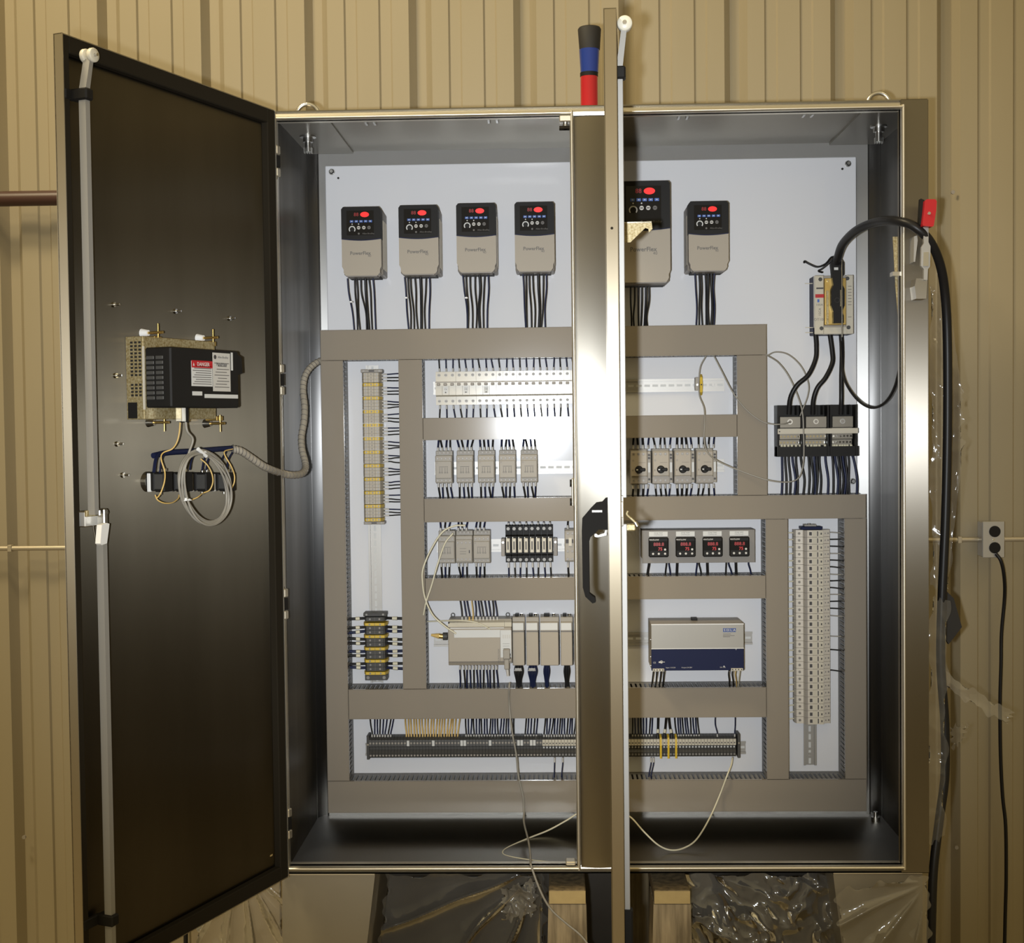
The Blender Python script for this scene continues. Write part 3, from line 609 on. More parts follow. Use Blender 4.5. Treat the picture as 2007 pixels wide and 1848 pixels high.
# ================================================================== motor drives
def make_drive(name, w, h, d):
    T = thing(name, 'x', 'motor drive', (0, 0, 0), 'beige and black motor drives')
    hw = w / 2; s = w / 0.103; zs = 0.53 * h; hh = h
    b = MB(); b.box(-hw, hw, -d * 0.72, -0.0005, 0.004, hh - 0.004, 'device_dark', 0.003)
    for k in range(7): b.box(hw - 0.001, hw + 0.0012, -d * 0.68 + k * d * 0.09, -d * 0.65 + k * d * 0.09, 0.02, hh - 0.03, 'terminal_grey')
    b.box(-hw - 0.0012, -hw + 0.001, -d * 0.68, -d * 0.1, 0.02, hh - 0.03, 'terminal_grey'); b.box(-hw + 0.01, hw - 0.01, -d * 0.62, -d * 0.2, -0.001, 0.004, 'black_matt'); b.build('heat_sink', T)
    n = 10; sag = 0.004 * s
    arc = [(-hw + w * i / n, zs - sag * math.sin(math.pi * i / n)) for i in range(n + 1)]
    b = MB(); nt = 0.016 * s
    pl = [(-hw + 0.004, nt), (-hw + 0.004, nt * 0.5), (-hw + 0.010, 0.0), (hw - 0.010, 0.0), (hw - 0.004, nt * 0.5), (hw - 0.004, nt), (hw, nt * 1.5)] + arc[::-1] + [(-hw, nt * 1.5)]
    b.prism(pl, 'y', -d + 0.002, -d * 0.7, 'drive_grey')
    b.box(-hw + 0.012, hw - 0.012, -d * 0.95, -d * 0.6, -0.002, 0.003, 'device_dark')
    write(b, 'PowerFlex', 0.0125 * s, -0.003 * s, -d + 0.0017, h * 0.325, 'ink_grey', True); write(b, '40', 0.009 * s, 0.021 * s, -d + 0.0017, h * 0.285, 'ink_grey')
    b.build('front_cover', T)
    b = MB(); b.prism(arc + [(hw, hh - 0.006), (hw - 0.005, hh), (-hw + 0.005, hh), (-hw, hh - 0.006)], 'y', -d, -d * 0.7, 'black_plastic')
    b.box(-hw + 0.014 * s, hw - 0.018 * s, -d - 0.0008, -d, zs + 0.010 * s, hh - 0.010 * s, 'dark_glass')
    for i in range(n):
        (xa, za), (xb, zb) = arc[i], arc[i + 1]; b.add([(xa, -d - 0.0002, za), (xb, -d - 0.0002, zb), (xb, -d - 0.0002, zb + 0.002), (xa, -d - 0.0002, za + 0.002)], [(0, 1, 2, 3)], 'blue_dark')
    write(b, 'Allen-Bradley', 0.0058 * s, 0.019 * s, -d - 0.001, zs + 0.014 * s, 'ink_grey'); b.cyl((-0.006 * s, -d, zs + 0.014 * s), (-0.006 * s, -d - 0.001, zs + 0.014 * s), 0.0025 * s, 'ink_grey', 10)
    K = b.build('keypad', T)
    zt = hh - 0.0205 * s; b = MB(); n = 16
    b.prism([(0.010 * s + 0.0115 * s * math.cos(2 * math.pi * i / n), zt + 0.0068 * s * math.sin(2 * math.pi * i / n)) for i in range(n)], 'y', -d - 0.0014, -d - 0.0008, 'led_red'); b.build('display', K)
    b = MB(); write(b, '88', 0.013 * s, -0.012 * s, -d - 0.0012, zt, 'led_dim'); b.build('display_digit', K)
    zk = zt - 0.0175 * s
    for i in range(5):
        x = (-0.024 + i * 0.0122) * s; b = MB(); b.box(x - 0.0046 * s, x + 0.0046 * s, -d - 0.0018, -d - 0.0008, zk - 0.003 * s, zk + 0.003 * s, 'key_blue', 0.0008)
        b.box(x - 0.0016 * s, x + 0.0016 * s, -d - 0.0021, -d - 0.0018, zk - 0.001 * s, zk + 0.001 * s, 'label_white'); b.build('key', K)
    zb = zk - 0.0185 * s; b = MB(); b.ring((-0.023 * s, -d - 0.0008, zb - 0.002 * s), (0, -1, 0), 0.0088 * s, 0.0062 * s, 0.0012, 'label_white', 16, -2.3, 2.3)
    b.cyl((-0.023 * s, -d - 0.0008, zb - 0.002 * s), (-0.023 * s, -d - 0.004, zb - 0.002 * s), 0.0055 * s, 'black_plastic', 14); b.build('dial', K)
    for i, k in enumerate(('sleeve', 'sleeve', 'ink_grey')):
        x = (-0.006 + i * 0.0135) * s; b = MB(); b.cyl((x, -d - 0.0008, zb + 0.002 * s), (x, -d - 0.002, zb + 0.002 * s), 0.0045 * s, k, 12); b.box(x - 0.003 * s, x + 0.003 * s, -d - 0.0023, -d - 0.002, zb + 0.001 * s, zb + 0.003 * s, 'ink'); b.build('button', K)
    for x in (-0.023, -0.006):
        b = MB(); b.cyl((x * s, -d - 0.0008, zb + 0.0115 * s), (x * s, -d - 0.0016, zb + 0.0115 * s), 0.0016 * s, 'label_white', 8); b.build('indicator', K)
    return T
DD = 0.136; YD = YP - DD
spots = [((670, 748), 539.5, 405.5), ((782.5, 860), 537, 401.5), ((896, 972.5), 533, 398), ((1010.5, 1086.5), 531, 395.5), ((1351, 1428), 530, 394)]
lab = ['leftmost beige and black motor drive, red display lit, in the left row of four', 'second motor drive from the left, red display lit, in the row of four',
       'third motor drive from the left, in the row of four beige drives', 'fourth motor drive, next to the steel centre post, in the left row of four',
       'small beige and black motor drive right of the tall one, on the right-hand panel']
D0 = make_drive('motor_drive', 0.1025, 0.1775, DD)
for i, ((a, c), yb, yt) in enumerate(spots):
    p0, p1 = at((a + c) / 2, yb, YD), at((a + c) / 2, yt, YD)
    o = D0 if i == 0 else copy_tree(D0)
    o.location = (p0.x, YP - 0.0002, (p0.z + p1.z) / 2 - 0.0888); o['label'] = lab[i]
BIGD = 0.165; p = at(1314, 500, YP - BIGD); pt, pb = at(1265, 354.5, YP - BIGD), at(1265, 553, YP - BIGD)
hb = pt.z - pb.z; D5 = make_drive('motor_drive', 0.130, hb, BIGD); D5.location = (p.x - 0.065, YP - 0.0002, pb.z); D5['label'] = 'tall large motor drive half hidden behind the edge of the right door'

# ================================================================== wires
def wire(pts, r, k, label, group, name='control_wire', cat='wire', sleeves=(), sk='sleeve', seg=5, n=6, raw=False):
    P = [Vector(p) if raw else at(*p) for p in pts]; o = P[0].copy()
    if r < 0.0027 and k in ('wire_black', 'wire_blue'): r *= 1.2
    b = MB(); b.tube([p - o for p in P], r, k, n, seg); w = b.build(name, None, o); tag(w, label, cat, group)
    for (i, t0, t1) in sleeves:
        a, c = P[i].lerp(P[i + 1], t0) - o, P[i].lerp(P[i + 1], t1) - o
        s = MB(); s.cyl(a, a.lerp(c, 0.8), r * 1.2, sk, 7); s.build('wire_sleeve', w)
    return w
RND = random.Random(3)
def j(a): return RND.uniform(-a, a)
dl = ['leftmost', 'second', 'third', 'fourth', 'small right-hand']
drv = [  # (offsets at drive, offsets at duct, y duct)
    ((681, 695, 699, 707, 716, 723, 731), (695, 701, 707, 719, 724, 730, 737), 650),
    ((793, 799, 804, 813, 824, 835, 842), (802, 805, 812, 820, 826, 834, 841), 648),
    ((907, 913, 921, 931, 940, 950, 957), (916, 917, 926, 933, 941, 948, 955), 645),
    ((1025, 1031, 1037, 1044, 1055, 1065, 1071), (1031, 1033, 1042, 1048, 1056, 1060, 1069), 643),
    ((1362, 1370, 1374, 1382, 1388, 1394, 1400), (1364, 1370, 1377, 1384, 1389, 1394, 1399), 638)]
for i, (a, c, yd) in enumerate(drv):
    yb = spots[i][1]
    for q in range(7):
        thick = (i in (0, 1, 2, 3) and q == 4) or (i == 4 and q in (4, 5))
        kk = 'wire_blue' if q in (0, 6) else 'wire_black'
        wire([(a[q], yb + 6, YP - 0.085), (a[q] + j(1.5) + (c[q] - a[q]) * 0.25, yb + 36, YP - 0.080), (a[q] + (c[q] - a[q]) * 0.7 + j(2.5), yb + 74, YP - 0.066), (c[q], yd + 8, YP - 0.055)],
             0.0037 if thick else 0.0018, kk, '%s cable dropping from the %s motor drive into the wide duct' % ('thick black' if thick else 'thin dark', dl[i]), 'cables under the %s drive' % dl[i], 'power_cable' if thick else 'drive_wire', 'cable' if thick else 'wire')
for q, (xa, xb) in enumerate(((1236, 1238), (1244, 1243), (1251, 1252), (1258, 1256), (1266, 1263), (1272, 1269))):
    wire([(xa, 562, YP - 0.09), (xa, 590, YP - 0.085), (xb + j(2), 620, YP - 0.07), (xb, 645, YP - 0.055)], 0.0035 if q == 4 else 0.002, 'wire_black', 'dark cable dropping from the tall motor drive beside the right door', 'cables under the tall drive', 'drive_wire')
for (px, py) in ((688.5, 592), (796.5, 584), (914, 584)):
    p = at(px, py, YP - 0.075); b = MB(); b.torus((0, 0, 0), (0, 0, 1), 0.0045, 0.0012, 'white_plastic', 12, 6); b.box(-0.003, 0.003, -0.008, -0.003, -0.002, 0.002, 'white_plastic'); o = b.build('cable_tie', None, p)
    tag(o, 'white cable tie on the wires under the %s motor drive' % {688.5: 'leftmost', 796.5: 'second', 914: 'third'}[px], 'cable tie')

# ================================================================== circuit breakers
def make_breaker(name, poles):
    T = thing(name, 'x', 'circuit breaker', (0, 0, 0)); w = 0.0179 * poles
    pr = [(0, 0), (-0.044, 0.0), (-0.044, 0.022), (-0.058, 0.026), (-0.058, 0.0505), (-0.064, 0.0505), (-0.064, 0.0585), (-0.048, 0.062), (-0.048, 0.088), (0, 0.088)]
    b = MB(); b.prism(pr, 'x', -w / 2 + 0.0002, w / 2 - 0.0002, 'cream'); b.box(-w / 2, w / 2, -0.0645, -0.063, 0.0585, 0.061, 'device_dark')
    for q in range(poles - 1): x = -w / 2 + 0.0179 * (q + 1); b.box(x - 0.0003, x + 0.0003, -0.0586, -0.05, 0.026, 0.05, 'ink_grey')
    b.build('body', T)
    for q in range(poles):
        x = -w / 2 + 0.0179 * (q + 0.5); b = MB(); b.box(x - 0.0045, x + 0.0045, -0.071, -0.062, 0.0505, 0.0575, 'device_dark', 0.001); b.build('toggle', T)
        for zz, yy in ((0.079, -0.048), (0.010, -0.044)):
            b = MB(); b.cyl((x, yy + 0.001, zz), (x, yy - 0.0012, zz), 0.0042, 'screw_steel', 10); b.box(x - 0.003, x + 0.003, yy - 0.0015, yy - 0.0011, zz - 0.0005, zz + 0.0005, 'ink'); b.build('screw', T)
    if poles == 3:
        b = MB(); b.box(-0.006, 0.006, -0.0586, -0.058, 0.030, 0.048, 'label_white'); write(b, 'C6', 0.006, 0, -0.0588, 0.041, 'ink'); b.cyl((0, -0.0582, 0.033), (0, -0.0588, 0.033), 0.002, 'ink_grey', 8); b.build('rating_label', T)
    return T
YBk = YP - 0.008 - 0.058
zb1 = (at(912, 794.5, YBk).z + at(1060, 794, YBk).z) / 2 + 0.0; zbb = (at(990, 727, YBk + 0.01).z) - 0.088
B3 = make_breaker('circuit_breaker', 3); B1 = make_breaker('circuit_breaker', 1); nm = ['leftmost', 'middle', 'rightmost']
xs = at(853.5, 760, YBk).x; pole = 0.0179
for i in range(3):
    o = B3 if i == 0 else copy_tree(B3)
    o.location = (xs + pole * (1.5 + 3 * i), RY, zbb); tag(o, '%s of the three wide three-pole cream circuit breakers at the row start' % nm[i], 'circuit breaker', 'three-pole breakers')
for i in range(12):
    o = B1 if i == 0 else copy_tree(B1)
    o.location = (xs + pole * (9.5 + i), RY, zbb); tag(o, 'single-pole white circuit breaker, number %d counting right from the three-pole ones' % (i + 1), 'circuit breaker', 'single-pole breakers')
for i in range(21):
    p = at(0, 0, 1); x = xs + pole * (i + 0.5); topz = zbb + 0.0885
    for up in (1, 0):
        z0 = topz if up else zbb - 0.0005; z1 = Zt0 + 0.006 if up else Z41 - 0.008
        lab = 'dark wire between a breaker terminal and the duct %s the white breakers' % ('above' if up else 'below')
        dx = j(0.004) + (0.002 if not up else -0.002)
        wire([(x, RY - 0.030, z0), (x + dx * 0.2, RY - 0.033, z0 + (z1 - z0) * 0.3), (x + dx * 0.7, RY - 0.035, z0 + (z1 - z0) * 0.7), (x + dx, RY - 0.036, z1)], 0.0016, 'wire_blue' if i % 3 else 'wire_black', lab, 'wires %s the breakers' % ('above' if up else 'below'), 'breaker_wire', sleeves=((0, 0.1, 1.0),), raw=True)

# ================================================================== contactors
def screws(T, xs_, z, y, r=0.0034):
    for x in xs_:
        b = MB(); b.cyl((x, y + 0.001, z), (x, y - 0.0007, z), r, 'device_dark', 10); b.cyl((x, y - 0.0007, z), (x, y - 0.0012, z), r * 0.62, 'screw_steel', 8); b.build('screw', T)
def make_contactor(name, relay=False):
    T = thing(name, 'x', 'contactor', (0, 0, 0)); h = 0.070; w = 0.0449
    b = MB(); b.box(-w / 2, w / 2, -0.045, 0, -0.004, h + 0.014, 'device_grey', 0.0015); b.box(-w / 2, w / 2, -0.066, -0.045, -0.001, h + 0.002, 'device_grey', 0.002)
    b.box(-w / 2 + 0.001, w / 2 - 0.001, -0.074, -0.066, 0.011 if not relay else 0.003, h - 0.013 if not relay else h - 0.008, 'device_grey', 0.0015)
    b.box(-0.016, 0.016, -0.053, -0.045, h + 0.006, h + 0.010, 'device_dark')
    b.build('body', T); g4 = [-0.0162, -0.0054, 0.0054, 0.0162]
    yy = -0.066 if not relay else -0.074
    screws(T, g4, h - 0.0065 if not relay else h - 0.016, yy); screws(T, g4, 0.0055 if not relay else 0.010, yy); screws(T, [-0.0105, 0.0, 0.0105], h + 0.0085, -0.053, 0.0028)
    b = MB(); y = -0.0742
    if relay:
        for z in (0.030, 0.024, 0.038): b.box(-0.011, 0.006, y - 0.0002, y, z, z + 0.0007, 'ink')
        b.box(0.013, 0.0155, y - 0.0004, y, 0.026, 0.034, 'ink')
    else:
        b.box(-0.012, 0.012, y - 0.0002, y, 0.0415, 0.0423, 'ink')
        for x in (-0.010, -0.004, 0.004, 0.010):
            b.box(x - 0.0005, x + 0.0005, y - 0.0002, y, 0.0270, 0.0400, 'ink_grey'); b.ring((x, y, 0.0265), (0, -1, 0), 0.0022, 0.0013, 0.0003, 'ink_grey', 8)
        b.cyl((-0.0165, y + 0.001, h - 0.0175), (-0.0165, y - 0.0006, h - 0.0175), 0.0025, 'device_dark', 8)
    b.build('printed_diagram', T); return T
CT = make_contactor('contactor'); RL = make_contactor('relay', True); YK_ = YP - 0.008 - 0.07
on5 = ['leftmost', 'second', 'middle', 'fourth', 'rightmost']
def cwires(xc_, z0, h, up_to, dn_to, label, gname, ups=4, dns=4):
    for k in range(ups):
        x = xc_ - 0.0162 + 0.0108 * k; dx = j(0.006); z1 = z0 + h
        wire([(x, RY - 0.050, z1), (x + dx * 0.1, RY - 0.049, z1 + (up_to - z1) * 0.3), (x + dx * 0.8, RY - 0.043, z1 + (up_to - z1) * 0.75), (x + dx, RY - 0.038, up_to)], 0.0019, 'wire_black' if k % 2 else 'wire_blue', 'dark wire rising from the ' + label, 'wires above the ' + gname, 'contactor_wire', sleeves=((0, 0.0, 1.0),), raw=True)
    for k in range(dns):
        x = xc_ - 0.0162 + 0.0108 * k; dx = j(0.005) + 0.002; z1 = z0 - 0.001
        wire([(x, RY - 0.050, z1), (x + dx * 0.1, RY - 0.049, z1 + (dn_to - z1) * 0.3), (x + dx * 0.8, RY - 0.043, z1 + (dn_to - z1) * 0.75), (x + dx, RY - 0.038, dn_to)], 0.0019, 'wire_blue' if k % 2 else 'wire_black', 'dark wire dropping from the ' + label, 'wires below the ' + gname, 'contactor_wire', sleeves=((0, 0.0, 1.0),), raw=True)
first = True
zc = at(950, 945, YK_).z
for i, px in enumerate((869.5, 911, 953, 994.5, 1037)):
    p = at(px, 920, YK_); o = CT if i == 0 else copy_tree(CT); o.location = (p.x, RY, zc)
    tag(o, '%s of the five grey contactors in the row under the breakers' % on5[i], 'contactor', 'grey contactors')
    cwires(p.x, zc, 0.084, Z40 + 0.006, Z51 - 0.008, '%s of the five grey contactors' % on5[i], '%s contactor' % on5[i])
zc3 = at(905, 1103, YK_).z
for i, (px, rel) in enumerate(((875, False), (909.5, True), (944, False))):
    p = at(px, 1080, YK_); o = copy_tree(RL if rel else CT) if i != 1 else RL; o.location = (p.x, RY, zc3)
    ll = ['left-hand grey contactor of the trio', 'grey relay between two contactors of the trio', 'right-hand grey contactor of the trio'][i]
    tag(o, ll, 'relay' if rel else 'contactor', 'grey relays of the third row'); cwires(p.x, zc3, 0.084, Z50 + 0.006, Z61 - 0.008, ll, ['left', 'middle', 'right'][i] + ' relay of the trio', 3, 3)
# half hidden grey device left of the post
T = thing('overload_relay', 'narrow grey relay half hidden behind the steel centre post', 'relay', (0, 0, 0)); p = at(1124, 1103, YK_); T.location = (p.x, RY, p.z)
b = MB(); b.box(-0.0225, 0.0225, -0.045, 0, 0, 0.088, 'device_grey', 0.0015); b.box(-0.0225, 0.0225, -0.066, -0.045, 0.004, 0.086, 'device_grey', 0.002); b.box(-0.020, 0.0, -0.067, -0.066, 0.052, 0.062, 'ink'); b.box(-0.012, -0.004, -0.069, -0.066, 0.045, 0.066, 'cream'); b.build('body', T)
screws(T, [-0.015, -0.003], 0.031, -0.066, 0.004); screws(T, [-0.015, -0.003], 0.010, -0.066, 0.004); screws(T, [-0.014, -0.002], 0.078, -0.066, 0.004)
for (za, zb_) in ((p.z + 0.088, Z50 + 0.006), (p.z, Z61 - 0.008)):
    wire([(p.x - 0.014, RY - 0.045, za), (p.x - 0.014, RY - 0.043, (za + zb_) / 2), (p.x - 0.012, RY - 0.038, zb_)], 0.002, 'wire_black', 'dark wire of the narrow relay beside the centre post', 'wires of the narrow relay', raw=True, sleeves=((0, 0, 0.8),))

# ================================================================== motor starters with rotary knobs
T0 = thing('motor_starter', 'x', 'motor starter', (0, 0, 0)); h = 0.088; w = 0.045
b = MB(); b.box(-w / 2, w / 2, -0.05, 0, -0.002, h + 0.004, 'device_grey', 0.0015); b.box(-w / 2 + 0.0005, w / 2 - 0.001, -0.066, -0.05, 0, h, 'device_grey', 0.002); b.box(-w / 2 + 0.0005, w / 2 - 0.001, -0.072, -0.066, 0.020, h - 0.003, 'drive_grey', 0.002)
b.box(-w / 2, w / 2 - 0.001, -0.0665, -0.066, 0.002, 0.018, 'device_dark'); write(b, '0', 0.007, -0.017, -0.0723, 0.036, 'ink'); b.cyl((-0.016, -0.0715, 0.062), (-0.016, -0.0725, 0.062), 0.0028, 'device_dark', 10); b.box(-0.003, 0.016, -0.0722, -0.072, 0.056, 0.0566, 'ink_grey'); b.build('body', T0)
screws(T0, [-0.015, -0.002, 0.011], h - 0.009, -0.072, 0.0038); screws(T0, [-0.015, -0.002, 0.011], 0.009, -0.0665, 0.0042)
b = MB(); b.lathe([(0.0105, 0), (0.0098, 0.008), (0.0080, 0.011)], (-0.001, -0.072, 0.038), 'black_plastic', 20, 'y'); b.box(-0.001, 0.0155, -0.085, -0.074, 0.0335, 0.0425, 'black_plastic', 0.002); b.box(-0.0085, -0.004, -0.0834, -0.083, 0.0365, 0.0395, 'label_white'); b.build('knob', T0, label='black rotary knob')
b = MB(); b.box(w / 2 - 0.0005, w / 2 + 0.0085, -0.062, -0.004, 0.002, h - 0.002, 'device_grey', 0.001); b.box(w / 2 + 0.001, w / 2 + 0.007, -0.0626, -0.062, 0.03, 0.056, 'label_white')
for zz in (0.012, h - 0.012, 0.068): b.cyl((w / 2 + 0.004, -0.0615, zz), (w / 2 + 0.004, -0.0635, zz), 0.003, 'ink', 8)
b.build('side_contact', T0)
YM = YP - 0.08; zm = at(1320, 946.5, YM).z - 0.002; on4 = ['leftmost', 'second', 'third', 'rightmost']
for i, px in enumerate((1253, 1296, 1339, 1382)):
    p = at(px, 912, YM); o = T0 if i == 0 else copy_tree(T0); o.location = (p.x, RY, zm)
    tag(o, '%s of the four grey motor starters with black rotary knobs' % on4[i], 'motor starter', 'motor starters with black knobs')
    for k in range(4):
        x = p.x + (-0.015 + 0.013 * k)
        for up in (1, 0):
            za, zb_ = (zm + h + 0.004, Z40 + 0.006) if up else (zm - 0.002, Z51 - 0.008); dx = j(0.005)
            wire([(x, RY - 0.052, za), (x + dx * 0.2, RY - 0.050, za + (zb_ - za) * 0.35), (x + dx, RY - 0.040, zb_)], 0.0024 if (k < 3 and i in (0, 2)) else 0.0018, 'wire_black' if k < 3 else 'wire_blue', 'dark wire %s the %s of the four motor starters' % ('above' if up else 'below', on4[i]), 'wires %s the %s starter' % ('above' if up else 'below', on4[i]), 'starter_wire', sleeves=((0, 0, 1.0),), raw=True)
# yellow and green earth terminal with clip, alone on the top rail
p = at(1372, 757, RY - 0.03); T = thing('earth_terminal', 'single yellow earth terminal alone on the bare right end of the rail', 'terminal block', (p.x, RY, RZ1))
b = MB(); b.prism([(0, -0.022), (-0.02, -0.028), (-0.035, -0.02), (-0.04, 0), (-0.035, 0.02), (-0.02, 0.028), (0, 0.022)], 'x', -0.001, 0.006, 'terminal_yellow'); b.cyl((0.0025, -0.04, 0.0), (0.0025, -0.042, 0.0), 0.002, 'black_matt', 8); b.build('body', T)
b = MB(); b.box(-0.012, -0.002, -0.030, 0, -0.015, 0.02, 'device_grey', 0.001); b.cyl((-0.007, -0.03, 0), (-0.007, -0.032, 0), 0.003, 'zinc', 8); b.build('end_clamp', T)

# ================================================================== black fuse holders
T = thing('fuse_holder', 'x', 'fuse holder', (0, 0, 0)); w = 0.0145
b = MB(); b.prism([(0, 0), (-0.03, -0.008), (-0.044, -0.008), (-0.044, 0.010), (-0.052, 0.014), (-0.052, 0.062), (-0.044, 0.066), (-0.044, 0.090), (-0.03, 0.092), (0, 0.08)], 'x', -w / 2, w / 2, 'black_plastic'); b.build('base', T)
b = MB(); b.box(-0.0052, 0.0052, -0.068, -0.052, 0.020, 0.058, 'cream', 0.001); b.box(-0.002, 0.002, -0.0683, -0.068, 0.028, 0.05, 'ink_grey'); b.cyl((-0.0035, -0.06, 0.058), (-0.0035, -0.06, 0.061), 0.0022, 'zinc', 8); b.build('carrier', T)
for zz in (0.082, -0.001): 
    b = MB(); b.cyl((0, -0.044, zz), (0, -0.0455, zz), 0.0045, 'screw_steel', 10); b.build('screw', T)
YF = YP - 0.008 - 0.06; zf = at(1038, 1103, YF + 0.02).z + 0.010
xA, xB = at(990, 1070, YF).x, at(1084, 1070, YF).x; pf = (xB - xA) / 8
for i in range(8):
    o = T if i == 0 else copy_tree(T); x = xA + pf * (i + 0.5); o.location = (x, RY, zf)
    tag(o, 'black fuse holder with cream carrier, number %d from the left in the row of eight' % (i + 1), 'fuse holder', 'black fuse holders')
    for up in (1, 0):
        za, zb_ = (zf + 0.092, Z50 + 0.006) if up else (zf - 0.008, Z61 - 0.008); dx = j(0.004)
        wire([(x, RY - 0.038, za), (x + dx * 0.3, RY - 0.038, za + (zb_ - za) * 0.4), (x + dx, RY - 0.036, zb_)], 0.0018, 'wire_black' if i % 2 else 'wire_blue', 'dark wire %s the row of black fuse holders' % ('above' if up else 'below'), 'wires %s the fuse holders' % ('above' if up else 'below'), 'fuse_wire', sleeves=((0, 0, 1.0),), raw=True)
for s, x in ((0, xA - 0.006), (1, xB + 0.006)):
    b = MB(); b.box(-0.005, 0.005, -0.045, 0, -0.025, 0.022, 'device_dark', 0.001); b.cyl((0, -0.045, 0.012), (0, -0.047, 0.012), 0.003, 'zinc', 8); o = b.build('end_clamp', None, (x, RY, RZ3))
    tag(o, 'grey end clamp at the %s end of the black fuse holders' % ('right' if s else 'left'), 'end clamp', 'end clamps of the fuse holders')

# ================================================================== temperature controllers on their bracket
YT = YP - 0.075
a, c = at(1258.5, 1071, YT), at(1479.5, 1071, YT); zt_, zb_ = at(1370, 1038.5, YT).z, at(1370, 1103, YT).z
PLt = thing('controller_bracket', 'grey sheet metal bracket holding the four black temperature controllers', 'bracket', ((a.x + c.x) / 2, YP, zb_)); hw = (c.x - a.x) / 2; hh = zt_ - zb_
b = MB(); b.box(-hw, hw, -0.075, -0.0735, 0, hh, 'bracket_grey', 0.0005); b.build('front_plate', PLt)
for nme, bx in (('side_flange', (-hw, -hw + 0.0015)), ('side_flange', (hw - 0.0015, hw))):
    b = MB(); b.box(bx[0], bx[1], -0.0735, -0.0003, 0.012, hh, 'bracket_grey'); b.build(nme, PLt)
b = MB(); b.box(-hw, hw, -0.0735, -0.0003, hh - 0.0015, hh, 'bracket_grey'); b.build('top_flange', PLt)
T = thing('temperature_controller', 'x', 'controller', (0, 0, 0)); s = 0.0525
b = MB(); b.box(-0.0225, 0.0225, 0.0018, 0.045, 0.004, s - 0.004, 'black_plastic'); b.box(-s / 2, s / 2, -0.011, -0.0005, 0, s, 'black_plastic', 0.003); b.box(-s / 2 + 0.003, s / 2 - 0.003, -0.0116, -0.011, 0.017, s - 0.010, 'dark_glass'); write(b, 'WATLOW', 0.0055, -0.012, -0.0113, s - 0.0065, 'sleeve', True); b.build('bezel', T)
b = MB(); write(b, '888.8', 0.0125, 0, -0.0118, s - 0.0185, 'led_dim', True); b.build('display', T)
b = MB(); write(b, '75', 0.0115, 0.004, -0.0118, 0.0215, 'led_mid', True); b.build('setpoint_display', T)
for (x, z) in ((-0.015, 0.0095), (0.0, 0.0095), (0.0165, 0.0095), (0.0165, 0.0205)):
    b = MB(); b.cyl((x, -0.0108, z), (x, -0.013, z), 0.0029, 'sleeve', 10); b.build('button', T)
zc_ = at(1370, 1091.5, YT - 0.01).z
for i, px in enumerate((1291, 1344, 1397, 1449.5)):
    x = at(px, 1071, YT - 0.01).x; o = T if i == 0 else copy_tree(T); o.location = (x, YT, zc_ - (0.0 if i < 3 else 0.0))
    tag(o, '%s of the four small black temperature controllers with red digits' % on4[i], 'controller', 'temperature controllers')
    b = MB(); b.box(-0.0245, 0.0245, -0.0014, -0.0001, 0, 0.0125, 'label_white'); write(b, 'ZONE TEMP', 0.0042, 0, -0.0016, 0.0088, 'ink_grey'); write(b, 'CONTROLLER', 0.0036, 0, -0.0016, 0.004, 'ink_grey')
    q = b.build('name_plate', None, (x, YT, at(1370, 1050.5, YT).z)); tag(q, 'cream name plate above the %s of the four temperature controllers' % on4[i], 'label', 'name plates of the temperature controllers')
for q, (xa, xb, th) in enumerate(((1272, 1268, 1), (1306, 1303, 0), (1311, 1315, 0), (1327, 1326, 1), (1366, 1363, 0), (1370, 1376, 0), (1386, 1387, 1), (1423, 1422, 0), (1428, 1437, 0), (1442, 1443, 1), (1467, 1474, 0))):
    wire([(xa, 1098, YP - 0.05), (xa, 1106, YP - 0.05), ((xa + xb) / 2, 1118, YP - 0.045), (xb, 1136, YP - 0.04)], 0.0034 if th else 0.0017, 'wire_black' if th or q % 2 else 'wire_blue', '%s under the bracket of the temperature controllers' % ('thick black cable' if th else 'thin dark wire'), 'wires under the temperature controllers', 'controller_wire')

# ================================================================== power supply
YS = YP - 0.125; a, c = at(1276.5, 1268, YS), at(1458, 1268, YS); zt_, zb_ = at(1367, 1222.5, YS).z, at(1367, 1314, YS).z
T = thing('power_supply', 'silver power supply with dark blue lower half on the right panel', 'power supply', ((a.x + c.x) / 2, RY, zb_)); hw = (c.x - a.x) / 2; hh = zt_ - zb_; d = 0.125 - 0.008; zm_ = hh * 0.47
b = MB(); b.box(-hw, hw, -d + 0.003, 0, 0.003, hh, 'device_dark', 0.001); b.box(-0.009, 0.006, -0.06, -0.03, hh, hh + 0.006, 'black_plastic'); b.build('case', T)
b = MB(); b.box(-hw, hw, -d, -d + 0.003, zm_, hh, 'silver_case', 0.001); b.box(-hw, hw, -d - 0.0006, -d, hh - 0.0022, hh, 'white_plastic'); b.box(-hw, hw, -d - 0.0005, -d + 0.001, zm_ - 0.001, zm_ + 0.0012, 'label_white')
x = hw - 0.038
for q in range(4):
    xx = x - 0.012 + q * 0.0085; b.box(xx - 0.0039, xx + 0.0039, -d - 0.0006, -d, hh - 0.022, hh - 0.012, 'blue_print'); write(b, 'SOLA'[q], 0.0085, xx, -d - 0.0008, hh - 0.017, 'sleeve', True)
for zz, ww in ((hh - 0.028, 0.02), (hh - 0.032, 0.03), (hh - 0.035, 0.018)): b.box(x - 0.016, x - 0.016 + ww, -d - 0.0003, -d, zz, zz + 0.0012, 'ink_grey')
b.build('upper_panel', T)
b = MB(); b.box(-hw, hw, -d, -d + 0.003, 0.0, zm_ - 0.001, 'blue_dark', 0.001); b.prism([(hw - 0.022, zm_), (hw - 0.0205, zm_ - 0.005), (hw - 0.019, zm_)], 'y', -d - 0.0004, -d, 'label_white')
